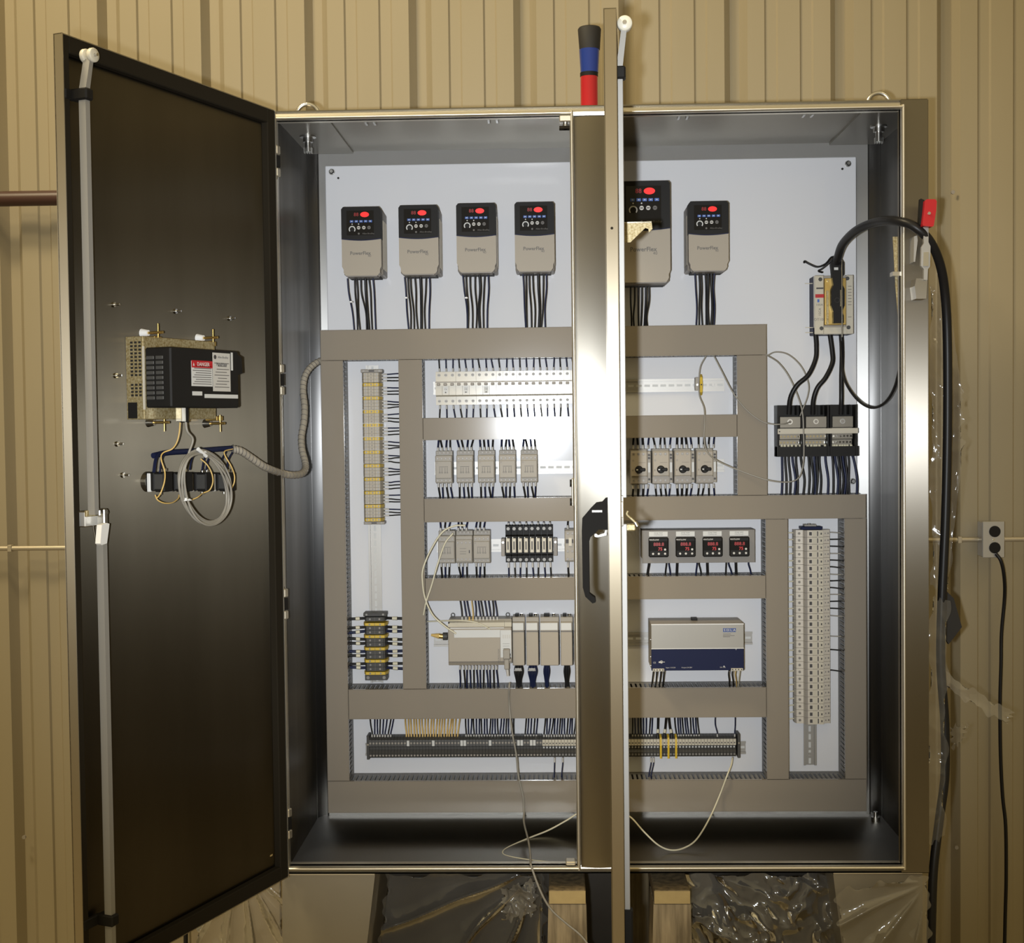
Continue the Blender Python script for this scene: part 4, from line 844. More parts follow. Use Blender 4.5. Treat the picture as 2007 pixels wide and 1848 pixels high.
b.box(-hw + 0.019, -hw + 0.028, -d - 0.0003, -d, 0.0205, 0.0245, 'sleeve'); b.ring((-hw + 0.026, -d, 0.023), (0, -1, 0), 0.004, 0.003, 0.0004, 'sleeve', 10); b.box(-hw + 0.03, -hw + 0.035, -d - 0.0003, -d, 0.022, 0.0235, 'sleeve'); write(b, 'CE', 0.006, -hw + 0.008, -d - 0.0004, 0.021, 'sleeve')
for (xx, t_) in ((-hw + 0.05, 'Input 115/230'), (-hw + 0.092, 'Output 24-28V'), (hw - 0.055, 'DC OK')): write(b, t_, 0.0045, xx, -d - 0.0004, 0.008, 'sleeve')
b.cyl((hw - 0.052, -d, 0.0105), (hw - 0.052, -d - 0.001, 0.0105), 0.0016, 'white_plastic', 8); b.build('lower_panel', T)
for (x0, x1, n) in ((-hw + 0.003, -hw + 0.033, 4), (hw - 0.034, hw - 0.003, 4)):
    b = MB(); b.box(x0, x1, -d - 0.005, -d, -0.001, 0.006, 'cream', 0.0008)
    for q in range(n): b.cyl((x0 + (q + .5) * (x1 - x0) / n, -d - 0.005, 0.003), (x0 + (q + .5) * (x1 - x0) / n, -d - 0.0056, 0.003), 0.0018, 'ink', 8)
    b.build('terminal_plug', T)
for z_ in (0.012, 0.035, 0.08): 
    b = MB(); b.cyl((-hw, -d + 0.012, z_), (-hw - 0.002, -d + 0.012, z_), 0.0025, 'zinc', 8); b.build('case_screw', T)
for q, (xa, xb) in enumerate(((1281, 1276), (1288, 1284), (1296, 1291), (1302, 1298), (1429, 1430), (1436, 1438), (1442, 1444), (1450, 1446))):
    wire([(xa, 1313, YS + 0.008), (xa - 1, 1322, YS + 0.012), ((xa + xb) / 2, 1335, YS + 0.035), (xb, 1354, YP - 0.05)], 0.0016, 'wire_yellow' if q == 6 else ('wire_white' if q == 7 else 'wire_black'), 'thin wire from the %s plug of the silver and blue power supply' % ('left' if q < 4 else 'right'), 'wires of the power supply %s plug' % ('left' if q < 4 else 'right'), 'supply_wire', sleeves=((0, 0.2, 1.0),))

# ================================================================== programmable controller
YPL = YP - 0.095; a, c = at(878.5, 1260, YPL), at(1003, 1260, YPL); zt_, zb_ = at(940, 1219, YPL).z, at(940, 1305, YPL).z
T = thing('programmable_controller', 'beige programmable controller with terminal wires above and below', 'controller', ((a.x + c.x) / 2, RY, zb_)); hw = (c.x - a.x) / 2; hh = zt_ - zb_; d = 0.087
b = MB(); b.box(-hw, hw, -d * 0.72, 0, 0.002, hh + 0.004, 'device_grey', 0.0015); b.box(-hw, hw, -d, -d * 0.7, 0.010, hh - 0.014, 'drive_grey', 0.002)
for x in (-hw + 0.008, hw - 0.012): b.ring((x, -0.012, hh + 0.009), (0, -1, 0), 0.006, 0.0035, 0.003, 'terminal_dark', 12)
b.build('body', T)
b = MB(); b.prism([(-d * 0.7, hh + 0.002), (-d * 0.96, hh - 0.002), (-d - 0.001, hh - 0.013), (-d * 0.7, hh - 0.013)], 'x', -hw, hw - 0.019, 'cream'); b.prism([(-d * 0.7, hh + 0.001), (-d * 0.95, hh - 0.002), (-d, hh - 0.013), (-d * 0.7, hh - 0.013)], 'x', hw - 0.0185, hw, 'cream'); b.box(-hw, -hw + 0.004, -d * 0.97, -d * 0.7, hh - 0.012, hh - 0.001, 'black_plastic'); b.box(-hw + 0.006, hw - 0.02, -d - 0.0014, -d, hh - 0.0165, hh - 0.0148, 'white_plastic'); b.build('terminal_door', T)
b = MB(); b.prism([(-d * 0.7, -0.001), (-d * 0.92, 0.001), (-d - 0.0006, 0.010), (-d * 0.7, 0.010)], 'x', -hw, hw - 0.016, 'drive_grey'); b.box(-hw + 0.003, hw - 0.018, -d - 0.001, -d, 0.0095, 0.011, 'ink_grey'); b.build('terminal_door', T)
b = MB(); y = -d - 0.0005; b.box(-hw + 0.016, hw - 0.030, y, -d, hh - 0.041, hh - 0.021, 'label_white'); b.box(hw - 0.030, hw - 0.001, y, -d, 0.022, hh - 0.022, 'label_white'); b.box(hw - 0.0305, hw - 0.0298, y - 0.0003, y, 0.012, hh - 0.022, 'ink_grey'); write(b, 'MICROLOGIX', 0.0062, hw - 0.0345, y - 0.0002, 0.026, 'ink_grey', vert=True); write(b, '1500', 0.0055, hw - 0.022, y - 0.0002, 0.016, 'ink_grey', vert=True)
for q in range(4): b.box(hw - 0.024 + q * 0.0055, hw - 0.0205 + q * 0.0055, y - 0.0003, y, hh - 0.044, hh - 0.034, 'sleeve')
for q in range(5): b.box(hw - 0.024, hw - 0.006, y - 0.0003, y, 0.034 + q * 0.006, 0.0346 + q * 0.006, 'ink_grey')
b.build('face_label', T)
tw = 'wires of the programmable controller'
for q in range(11):
    xa = 906 + q * 6.9; xb = xa - 5 + j(2); wire([(xa, 1218, YPL + 0.025), (xa + j(1), 1206, YPL + 0.025), ((xa + xb) / 2 + 1, 1192, YPL + 0.028), (xb, 1168, YP - 0.06)], 0.0017, 'wire_yellow' if q in (3,) else ('wire_black' if q % 3 == 0 else 'wire_blue'), 'dark wire rising from the beige programmable controller', tw + ' top', 'controller_wire', sleeves=((0, 0, 1.0),), sk='sleeve' if q not in (2, 3) else 'wire_yellow')
for q in range(12):
    xa = 902 + q * 6.5; xb = xa + 2 + j(2.5); wire([(xa, 1304, YPL + 0.022), (xa + j(1), 1314, YPL + 0.024), ((xa + xb) / 2, 1330, YPL + 0.030), (xb, 1356, YP - 0.06)], 0.0017, 'wire_black' if q % 3 == 1 else 'wire_blue', 'dark wire dropping from the beige programmable controller', tw + ' bottom', 'controller_wire', sleeves=((0, 0, 1.0),))
# expansion modules
for i, (xa, xb) in enumerate(((1004.5, 1029), (1031.5, 1056.5), (1059, 1096), (1099, 1123), (1125.5, 1150))):
    a, c = at(xa, 1262, YPL + 0.01), at(xb, 1262, YPL + 0.01); z0, z1 = at(xa, 1306, YPL + 0.01).z, at(xa, 1220, YPL + 0.01).z; hw = (c.x - a.x) / 2; hh = z1 - z0; d = 0.077
    T = thing('expansion_module', ['narrow beige expansion module touching the programmable controller', 'second expansion module right of the programmable controller', 'wide beige expansion module between narrow ones', 'narrow expansion module beside the centre post, black cable below', 'expansion module mostly hidden behind the centre post'][i], 'controller module', ((a.x + c.x) / 2, RY, z0), 'expansion modules of the controller')
    b = MB(); b.box(-hw, hw, -d * 0.8, 0, 0.003, hh + 0.012, 'device_grey', 0.001); b.box(-hw, hw - 0.002, -d, -d * 0.8, 0.002, hh + 0.001, 'device_grey', 0.0015); b.box(-hw, hw, -d - 0.0003, -d * 0.8, hh * 0.79, hh * 0.805, 'ink'); b.box(-hw + 0.001, hw - 0.004, -d - 0.0005, -d, hh * 0.83, hh * 0.985, 'label_white'); b.box(hw - 0.002, hw, -d * 0.97, -d * 0.8, 0.004, hh * 0.78, 'black_matt'); b.build('body', T)
    b = MB(); b.box(-hw + 0.001, hw - 0.002, -d - 0.002, -d, 0.003, hh * 0.77, 'drive_grey', 0.001); b.build('door', T)
    b = MB(); b.box(-hw * 0.6, 0, -0.05, -0.02, hh + 0.012, hh + 0.018, 'black_plastic', 0.001); b.build('latch', T)
    b = MB(); b.cyl((hw * 0.45, -0.035, hh + 0.012), (hw * 0.45, -0.035, hh + 0.018), 0.004, 'chrome', 10); b.build('screw', T)
    kk = ['wire_black', 'wire_blue', 'wire_blue', 'wire_black', 'wire_black'][i]
    cxp = (xa + xb) / 2 - (6 if i == 2 else 0)
    for q in range(6):
        t = (q - 2.5) * (2.2 if i < 2 else 1.4); wire([(cxp + t, 1302, YPL + 0.03), (cxp + t * 1.5, 1316, YPL + 0.03 + (q % 2) * 0.004), (cxp + t * 0.8, 1335, YPL + 0.035 + (q % 2) * 0.004), (cxp + t * 0.9 + 2, 1357, YP - 0.055)], 0.0017, kk, 'dark wire in the bundle under the %s expansion module' % ['first', 'second', 'wide', 'fourth', 'hidden'][i], 'bundle under the %s expansion module' % ['first', 'second', 'wide', 'fourth', 'hidden'][i], 'module_wire', sleeves=((0, 0.5, 1.0),) if i < 2 and q < 5 else ())
# serial plug and network connector
a = at(993, 1282, YPL - 0.008); T = thing('serial_plug', 'beige cable plug on the lower right corner of the programmable controller', 'plug', (a.x, YPL + 0.0005, a.z))
b = MB(); b.box(-0.009, 0.009, -0.018, 0.0, -0.012, 0.014, 'device_grey', 0.002); b.box(-0.0065, 0.0065, -0.016, -0.003, -0.040, -0.012, 'device_grey', 0.002); b.box(0.006, 0.0105, -0.013, -0.004, -0.004, 0.001, 'black_plastic'); b.box(0.006, 0.0105, -0.013, -0.004, -0.012, -0.007, 'black_plastic'); b.build('shell', T)
b = MB(); b.cyl((0.001, -0.009, -0.040), (0.003, -0.009, -0.058), 0.0045, 'sleeve', 10, 0.003); b.build('strain_relief', T)
a = at(877, 1247, YPL + 0.05); T = thing('network_connector', 'yellow-booted round cable connector left of the programmable controller', 'connector', (a.x, YPL + 0.05, a.z))
b = MB(); b.cyl((0.0, 0, 0), (-0.012, 0, 0), 0.0105, 'terminal_dark', 14); b.cyl((-0.012, 0, 0), (-0.022, 0, 0.001), 0.007, 'brass', 12); b.build('coupling', T)
b = MB(); b.cyl((-0.022, 0, 0.001), (-0.044, 0.0, 0.004), 0.0075, 'wire_yellow', 12, 0.003); b.build('boot', T)

# ================================================================== terminal columns at left
def strip_z(px, ys, Y): return [at(px, y, Y).z for y in ys]
YL = RY - 0.045
def block_v(name, hw, th, k, screws_=3, deep=0.045, step=0.0):
    """one terminal block of an upright column: lies across the rail, th thick"""
    T = MB(); T.prism([(-hw - 0.004, 0), (-hw - 0.004, -deep * 0.55), (-hw, -deep * 0.9), (-hw + 0.003, -deep), (hw - 0.003, -deep), (hw, -deep * 0.9), (hw + 0.004, -deep * 0.55), (hw + 0.004, 0)], 'z', 0.0002, th - 0.0002, k)
    for q in range(screws_):
        x = -hw + (q + 0.5) * 2 * hw / screws_; T.cyl((x, -deep + 0.001, th / 2), (x, -deep - 0.0006, th / 2), min(0.0026, th * 0.42), 'screw_steel' if q % 2 == 0 else 'device_dark', 8)
        T.box(x + hw / screws_ - 0.0008, x + hw / screws_ + 0.0002, -deep - 0.0002, -deep, 0.0004, th - 0.0004, 'ink_grey')
    return T
zz = lambda y: at(729, y, YL).z
hwL = 0.0228; x0L = at(729.0, 870, YL).x
zt_, zb_ = zz(730.5), zz(1022); per = (zt_ - zb_) / 11.0
gth = per * 0.72 / 3
gm = block_v('t', hwL, gth, 'terminal_grey'); GM = None
ym = block_v('t', hwL, per * 0.24, 'terminal_yellow'); YMo = None
ordw = ['topmost', 'second', 'third', 'fourth', 'fifth', 'sixth', 'seventh', 'eighth', 'ninth', 'tenth', 'lowest']
for gI in range(11):
    top = zt_ - gI * per
    for q in range(3):
        loc = (x0L, RY, top - gth * (q + 1))
        if GM is None: o = GM = gm.build('terminal_block', None, loc)
        else: o = copy_tree(GM, loc)
        tag(o, 'grey terminal block in the %s group of the yellow-banded left column' % ordw[gI], 'terminal block', '%s grey terminal group of the left column' % ordw[gI])
    loc = (x0L, RY, top - per * 0.99)
    if YMo is None: o = YMo = ym.build('earth_terminal_block', None, loc)
    else: o = copy_tree(YMo, loc)
    tag(o, 'yellow earth terminal under the %s grey group of the left column' % ordw[gI], 'terminal block', 'yellow earth terminals of the left column')
    for q in range(3):
        z = top - gth * (q + 0.5); z2_ = z + j(0.004)
        wire([(x0L + hwL + 0.002, RY - 0.024, z), (x0L + hwL + 0.022, RY - 0.026, z + j(0.001)), (x0L + hwL + 0.036, RY - 0.028, (z + z2_) / 2), (XB0 + 0.008, RY - 0.030, z2_)], 0.0015, 'wire_black' if q else 'wire_blue', 'thin dark wire from the %s group of the left terminal column' % ordw[gI], 'wires of the %s left terminal group' % ordw[gI], 'terminal_wire', sleeves=((0, 0.05, 1.0),), raw=True)
def clamp(label, x, z, th, hw, k='device_dark'):
    b = MB(); b.box(-hw, hw, -0.04, 0, 0, th, k, 0.001); b.box(-hw * 0.25, hw * 0.25, -0.041, -0.04, th * 0.3, th * 0.7, 'ink')
    for s in (-1, 1): b.cyl((s * hw * 0.72, -0.04, th / 2), (s * hw * 0.72, -0.0412, th / 2), th * 0.3, 'screw_steel', 8)
    o = b.build('end_clamp', None, (x, RY, z)); return tag(o, label, 'end clamp', 'end clamps of the terminal columns')
clamp('grey end clamp on top of the yellow-banded left terminal column', x0L + 0.001, zt_ + 0.0005, 0.009, 0.029); clamp('grey end clamp under the yellow-banded left terminal column', x0L + 0.002, zb_ - 0.0085, 0.008, 0.028)
# power terminals lower left
xP = at(735, 1265, YL).x; hwP = 0.0255; zp = lambda y: at(735, y, YL).z
dark = block_v('t', hwP, zp(1227) - zp(1235), 'terminal_dark', 2); DK = None; yel = block_v('t', hwP + 0.003, zp(1219) - zp(1224.5), 'terminal_yellow', 2); YE = None
rows = [('d', 1209.5), ('y', 1219.5), ('d', 1227), ('d', 1235.2), ('y', 1243.5), ('d', 1251), ('d', 1259.2), ('y', 1267.5), ('d', 1275), ('d', 1283.2), ('y', 1291.5), ('d', 1299), ('d', 1307.2), ('y', 1315.5)]
wn = 0; dn = yn = 0
for (t_, y) in rows:
    if t_ == 'd':
        dn += 1; loc = (xP, RY, zp(y + 8))
        if DK is None: o = DK = dark.build('power_terminal_block', None, loc)
        else: o = copy_tree(DK, loc)
        tag(o, 'dark grey power terminal, number %d from the top of the short lower-left column' % dn, 'terminal block', 'dark power terminals of the lower-left column')
        zc_ = zp(y + 4)
        for s in (-1, 1):
            xe = (XA1 - 0.006) if s < 0 else (XB0 + 0.008); xa = xP + s * (hwP + 0.002); dz = j(0.004)
            L = [(xa, RY - 0.024, zc_), (xa + (xe - xa) * 0.3, RY - 0.028, zc_ + dz * 0.2), (xa + (xe - xa) * 0.65, RY - 0.030, zc_ + dz * 0.7), (xe, RY - 0.030, zc_ + dz)]
            wire(L, 0.0041, 'wire_black' if dn % 3 else 'wire_blue', 'black wire with white sleeve %s of the short dark power terminal column' % ('left' if s < 0 else 'right'), 'sleeved wires %s of the power terminals' % ('left' if s < 0 else 'right'), 'power_wire', sleeves=((1, 0.05, 0.85),), sk='wire_white', raw=True)
    else:
        yn += 1; loc = (xP, RY, zp(y + 7))
        if YE is None: o = YE = yel.build('earth_terminal_block', None, loc)
        else: o = copy_tree(YE, loc)
        tag(o, 'yellow earth terminal, number %d from the top of the short lower-left column' % yn, 'terminal block', 'yellow earth terminals of the lower-left column')
clamp('dark end clamp on top of the short lower-left power terminal column', xP, zp(1208.5), 0.010, 0.031, 'terminal_dark'); clamp('dark end clamp under the short lower-left power terminal column', xP + 0.001, zp(1334), 0.015, 0.030, 'terminal_dark')

# ================================================================== long bottom terminal strip
YBt = RY - 0.046; xa, xb = at(723, 1466, YBt).x, at(1443, 1466, YBt).x; zt_, zb_ = at(900, 1450, YBt).z, at(900, 1485.5, YBt).z; hz = (zt_ - zb_) / 2; zc_ = (zt_ + zb_) / 2
N = 116; pit = (xb - xa) / N; nd = int(N * 0.475)
def block_h(kind):
    b = MB(); t = pit * 0.94
    if kind == 'dark':
        b.prism([(0, -hz - 0.003), (-0.028, -hz - 0.002), (-0.040, -hz), (-0.044, -hz * 0.45), (-0.036, -hz * 0.1), (-0.036, hz * 0.15), (-0.046, hz * 0.3), (-0.044, hz), (-0.03, hz + 0.006), (0, hz + 0.006)], 'x', 0, t, 'terminal_dark')
        for (z, y) in ((hz * 0.65, -0.045), (-hz * 0.72, -0.042)): b.cyl((t / 2, y + 0.002, z), (t / 2, y - 0.0006, z), t * 0.36, 'device_dark', 8)
    else:
        b.prism([(0, -hz - 0.003), (-0.028, -hz - 0.002), (-0.040, -hz), (-0.044, -hz * 0.45), (-0.036, -hz * 0.1), (-0.036, hz * 0.22), (-0.046, hz * 0.3), (-0.044, hz), (-0.03, hz + 0.004), (0, hz + 0.004)], 'x', 0, t, 'terminal_dark')
        b.box(0.0002, t - 0.0002, -0.0475, -0.044, hz * 0.32, hz * 0.98, 'cream'); b.box(t * 0.25, t * 0.75, -0.0478, -0.0474, hz * 0.5, hz * 0.66, 'ink_grey'); b.box(t * 0.25, t * 0.75, -0.0375, -0.036, -hz * 0.05, hz * 0.12, 'label_white')
        b.cyl((t / 2, -0.040, -hz * 0.72), (t / 2, -0.0428, -hz * 0.72), t * 0.36, 'screw_steel', 8)
    return b
DKb = block_h('dark'); LTb = block_h('light'); A = B_ = None
mk = {int((p - 723) / 720 * N): 1 for p in (798, 852, 906, 912, 962, 1020, 1027, 1040, 1047)}
MKm = None
for i in range(N):
    loc = (xa + i * pit, RY, zc_)
    if i < nd:
        if A is None: o = A = DKb.build('terminal_block', None, loc)
        else: o = A.copy(); COL.objects.link(o); o.location = loc
        tag(o, 'slim dark grey terminal block in the left part of the long bottom strip', 'terminal block', 'dark blocks of the bottom terminal strip')
        if i in mk:
            b = MB(); b.box(0.0008, pit * 0.9, -0.0475, -0.0452, hz * 0.35, hz * 0.95, 'label_white'); b.build('marker', o, label='white marker tag')
    else:
        if B_ is None: o = B_ = LTb.build('terminal_block', None, loc)
        else: o = B_.copy(); COL.objects.link(o); o.location = loc
        tag(o, 'slim cream-topped terminal block in the right part of the long bottom strip', 'terminal block', 'cream-topped blocks of the bottom terminal strip')
for i, px in enumerate((1295, 1310, 1325)):
    p = at(px, 1466, YBt); b = MB(); b.prism([(-0.046, -hz - 0.004), (-0.049, -hz * 0.4), (-0.051, hz * 0.3), (-0.049, hz + 0.004), (-0.03, hz + 0.010), (-0.02, hz + 0.008), (-0.044, hz)], 'x', -0.0026, 0.0026, 'terminal_yellow')
    o = b.build('earth_link', None, (p.x, RY, zc_)); tag(o, '%s of three yellow earth links over the bottom terminal strip' % ['left', 'middle', 'right'][i], 'earth link', 'yellow earth links')
for px, lab in ((721, 'left'), (1448.5, 'right')):
    x = at(px, 1466, YBt).x; b = MB(); b.box(-0.0035, 0.0035, -0.044, 0, -hz - 0.004, hz + 0.012, 'terminal_dark', 0.001); b.cyl((0, -0.044, hz * 0.5), (0, -0.0455, hz * 0.5), 0.0025, 'zinc', 8); o = b.build('end_clamp', None, (x, RY, zc_)); tag(o, 'dark end clamp at the %s end of the long bottom terminal strip' % lab, 'end clamp', 'end clamps of the bottom strip')
def bot(px0, n, step, dx0, dx1, k, lab, grp, r=0.0016, sl=True):
    for q in range(n):
        xa_ = px0 + q * step; xb_ = xa_ + dx0 + (dx1 - dx0) * q / max(1, n - 1) + j(2.0)
        wire([(xa_, 1449, YBt + 0.016), (xa_ + j(0.8), 1437, YBt + 0.018), ((xa_ + xb_) / 2, 1422, YBt + 0.024), (xb_, 1401, YP - 0.055)], r, k if k != 'mix' else ('wire_blue' if q % 3 else 'wire_black'), lab, grp, 'terminal_wire', sleeves=((0, 0.0, 1.0),) if sl else ())
bot(729, 8, 5.2, -3, 8, 'mix', 'dark blue wire at the left end of the long bottom terminal strip', 'blue wires at the left end of the bottom strip')
bot(796, 20, 5.3, -2, 4, 'wire_yellow', 'yellow wire in the tan bundle above the long bottom terminal strip', 'yellow wires above the bottom strip', 0.0022, False)
for q in range(0, 20, 3): pass
bot(913, 19, 5.2, 0, 1, 'mix', 'dark blue wire in the middle bundle above the long bottom terminal strip', 'blue wires above the middle of the bottom strip')
bot(1029, 5, 5.6, 1, 2, 'mix', 'dark wire of the small bundle left of the pale terminals', 'small wire bundle above the bottom strip')
bot(1066, 14, 5.0, 3, 1, 'mix', 'dark blue wire above the cream-topped terminals left of the centre post', 'blue wires above the cream-topped terminals')
bot(1240, 8, 5.4, -1, 2, 'mix', 'dark blue wire just right of the door, above the bottom terminal strip', 'blue wires right of the door')
bot(1325, 10, 5.0, -3, -4, 'mix', 'thin dark wire right of the yellow earth links', 'dark wires right of the earth links')
for xa_, xb_ in ((1289, 1290), (1302, 1306), (1316, 1310)):
    wire([(xa_, 1452, YBt + 0.004), (xa_, 1438, YBt + 0.008), ((xa_ + xb_) / 2, 1425, YBt + 0.014), (xb_, 1401, YP - 0.06)], 0.0033, 'wire_black', 'thick black wire with white sleeve above the yellow earth links', 'thick wires above the earth links', 'power_wire', sleeves=((1, 0.1, 0.8),), sk='wire_white')
for xa_, xb_ in ((1406, 1402), (1440, 1441)):
    wire([(xa_, 1448, YBt + 0.012), (xa_, 1436, YBt + 0.014), (xb_, 1420, YBt + 0.02), (xb_, 1401, YP - 0.055)], 0.0015, 'wire_blue', 'lone thin dark wire at the right end of the bottom terminal strip', 'lone wires at the right end of the bottom strip', sleeves=((0, 0, 1),))
for xa_, xb_ in ((1087, 1086), (1103, 1100), (1276, 1270), (1281, 1274)):
    wire([(xa_, 1484, YBt + 0.012), (xa_, 1496, YBt + 0.014), ((xa_ + xb_) / 2, 1512, YP - 0.05), (xb_, 1534, YP - 0.05)], 0.0016, 'wire_blue', 'short dark wire dropping from the bottom strip into the lowest duct', 'wires below the bottom strip', sleeves=((0, 0, 1),))

# ================================================================== cream terminal column at right
YR = RY - 0.05; zt_, zb_ = at(1594, 1039, YR).z, at(1594, 1420, YR).z; n = 28; pz = (zt_ - zb_) / n; xl_, xr_ = at(1562.5, 1230, YR).x, at(1629, 1230, YR).x
xm = (xl_ + xr_) / 2; hw = (xr_ - xl_) / 2
def fr(px): return (px - 1562.5) / 66.5 * 2 * hw - hw
T = thing('input_terminal', 'x', 'terminal block', (0, 0, 0)); t = pz * 0.97
b = MB(); b.prism([(-hw - 0.004, 0), (-hw - 0.004, -0.022), (-hw, -0.034), (fr(1576), -0.036), (fr(1578), -0.048), (fr(1612), -0.048), (fr(1614), -0.040), (hw, -0.034), (hw + 0.003, -0.02), (hw + 0.003, 0)], 'z', 0.0002, t, 'terminal_cream'); b.build('body', T)
b = MB(); b.box(fr(1578), fr(1583), -0.0492, -0.048, 0, t, 'device_dark'); b.box(fr(1587), fr(1592), -0.0490, -0.048, t * 0.25, t * 0.75, 'ink'); b.box(fr(1593), fr(1602), -0.0488, -0.048, 0.0005, t - 0.0005, 'cream'); b.box(fr(1602.5), fr(1604.5), -0.0490, -0.048, t * 0.15, t * 0.85, 'ink'); b.box(fr(1606), fr(1614), -0.0495, -0.046, 0.0004, t - 0.0004, 'cream'); b.box(fr(1609), fr(1611.5), -0.0498, -0.0494, t * 0.35, t * 0.65, 'ink'); b.build('marker_strip', T)
for px, y in ((1569, -0.035), (1619, -0.0365), (1625.5, -0.0345)):
    b = MB(); b.cyl((fr(px), y + 0.002, t / 2), (fr(px), y - 0.001, t / 2), 0.0036 if px < 1600 else 0.0028, 'device_dark', 10); b.cyl((fr(px), y - 0.001, t / 2), (fr(px), y - 0.0016, t / 2), 0.0022, 'screw_steel', 8); b.build('screw', T)
for i in range(n):
    o = T if i == 0 else copy_tree(T); z = zt_ - (i + 1) * pz; o.location = (xm, RY, z)
    tag(o, 'cream and grey input terminal, number %d from the top of the right-hand column' % (i + 1), 'terminal block', 'input terminals of the right-hand column')
    wire([(xl_ - 0.002, RY - 0.014, z + pz / 2), (xl_ - 0.008, RY - 0.017, z + pz / 2 + j(.001)), (XE1 - 0.008, RY - 0.026, z + pz / 2 + j(0.002))], 0.0019, 'wire_white', 'short pale wire left of the right-hand cream terminal column', 'pale wires left of the cream column', raw=True)
    if i < 13 or i in (15, 17, 20):
        wire([(xr_ + 0.002, RY - 0.014, z + pz / 2), (xr_ + 0.010, RY - 0.018, z + pz / 2 + j(.001)), (XF0 + 0.008, RY - 0.028, z + pz / 2 + j(0.003))], 0.0017, 'wire_grey' if i % 3 == 0 else 'wire_black', 'short dark wire right of the right-hand cream terminal column', 'dark wires right of the cream column', raw=True)
b = MB(); b.box(-0.028, 0.028, -0.038, 0, 0, 0.008, 'blue_dark', 0.001); b.box(-0.018, 0.014, -0.03, -0.004, 0.008, 0.013, 'device_grey', 0.001); b.cyl((-0.004, -0.02, 0.013), (-0.004, -0.02, 0.016), 0.004, 'chrome', 8)
tag(b.build('end_clamp', None, (xm - 0.003, RY, zt_ + 0.0005)), 'dark blue end clamp on top of the right-hand cream terminal column', 'end clamp')

# ================================================================== main disconnect switch
YSW = YP - 0.075; a, c = at(1596.5, 600, YSW), at(1673, 600, YSW); zt_, zb_ = at(1635, 539, YSW).z, at(1635, 655, YSW).z; hw = (c.x - a.x) / 2; hh = zt_ - zb_
T = thing('disconnect_switch', 'cream main disconnect switch with brass plate and black slider, top right', 'switch', ((a.x + c.x) / 2, YP, zb_)); W2 = 2 * hw
fx_ = lambda px: (px - 1596.5) / 76.5 * W2 - hw
fz_ = lambda py: (655 - py) / 116.0 * hh
b = MB(); b.box(-hw, hw, -0.058, -0.0003, 0, hh, 'blue_dark', 0.002); b.box(-hw, fx_(1615), -0.075, -0.058, 0, hh, 'cream', 0.002); b.box(fx_(1659), hw, -0.075, -0.058, 0, hh, 'cream', 0.002); b.box(fx_(1615), fx_(1659), -0.064, -0.058, 0, hh, 'device_grey'); b.box(-hw, hw, -0.073, -0.058, 0, fz_(640), 'cream', 0.002)
for (px, py) in ((1608, 547), (1661, 546), (1610, 643), (1663, 642)): b.cyl((fx_(px), -0.074, fz_(py)), (fx_(px), -0.0758, fz_(py)), 0.0052, 'terminal_dark', 12)
for py in (553, 640, 650): b.box(-hw - 0.020, -hw, -0.05, -0.048, fz_(py) - 0.001, fz_(py) + 0.001, 'cream')
b.build('housing', T)
b = MB(); y = -0.0753; b.box(fx_(1598), fx_(1615), y, -0.075, fz_(583), fz_(576), 'red'); b.box(fx_(1602), fx_(1606), y, -0.075, fz_(592), fz_(586), 'key_blue'); b.box(fx_(1600), fx_(1614), y, -0.075, fz_(566), fz_(563), 'ink')
write(b, '100A', 0.0085, fx_(1606), y, fz_(597), 'ink_grey'); write(b, '1SCA', 0.009, fx_(1607), y, fz_(611), 'ink_grey', vert=True); write(b, 'OT100', 0.010, fx_(1606), y, fz_(626), 'ink_grey')
for py in (562, 568, 574, 580, 586, 592, 598, 622): b.box(fx_(1662), fx_(1669), y, -0.075, fz_(py), fz_(py) + 0.0014, 'ink_grey')
b.build('printed_label', T)
b = MB(); b.box(fx_(1615.5), fx_(1658), -0.078, -0.064, fz_(637), fz_(545), 'brass', 0.001)
for (px, py) in ((1622, 551), (1650, 551)): b.cyl((fx_(px), -0.078, fz_(py)), (fx_(px), -0.080, fz_(py)), 0.0025, 'chrome', 8)
b.box(fx_(1618), fx_(1622), -0.088, -0.078, fz_(637), fz_(570), 'yellow_zinc'); b.build('mechanism_plate', T)
b = MB(); b.prism([(fx_(px), fz_(py)) for px, py in ((1625, 513), (1632, 507), (1646, 508), (1651, 517), (1651, 540), (1647, 545), (1648, 560), (1652, 568), (1652, 600), (1647, 612), (1650, 620), (1650, 634), (1630, 634), (1630, 612), (1626, 600), (1626, 570), (1630, 560))], 'y', -0.098, -0.078, 'black_plastic'); b.box(fx_(1631.5), fx_(1639.5), -0.0986, -0.098, fz_(531), fz_(526), 'label_white'); b.box(fx_(1643), fx_(1646), -0.100, -0.098, fz_(602), fz_(570), 'chrome'); b.ring((fx_(1637), -0.098, fz_(590)), (0, -1, 0), 0.007, 0.005, 0.002, 'black_matt', 14); b.torus((fx_(1637), -0.09, fz_(515)), (0, 1, 0), 0.008, 0.0025, 'black_plastic', 16, 6); b.build('slider', T)
b = MB(); b.cyl((fx_(1646), -0.102, fz_(662)), (fx_(1646), -0.102, fz_(512)), 0.0022, 'chrome', 8); b.build('operating_rod', T)
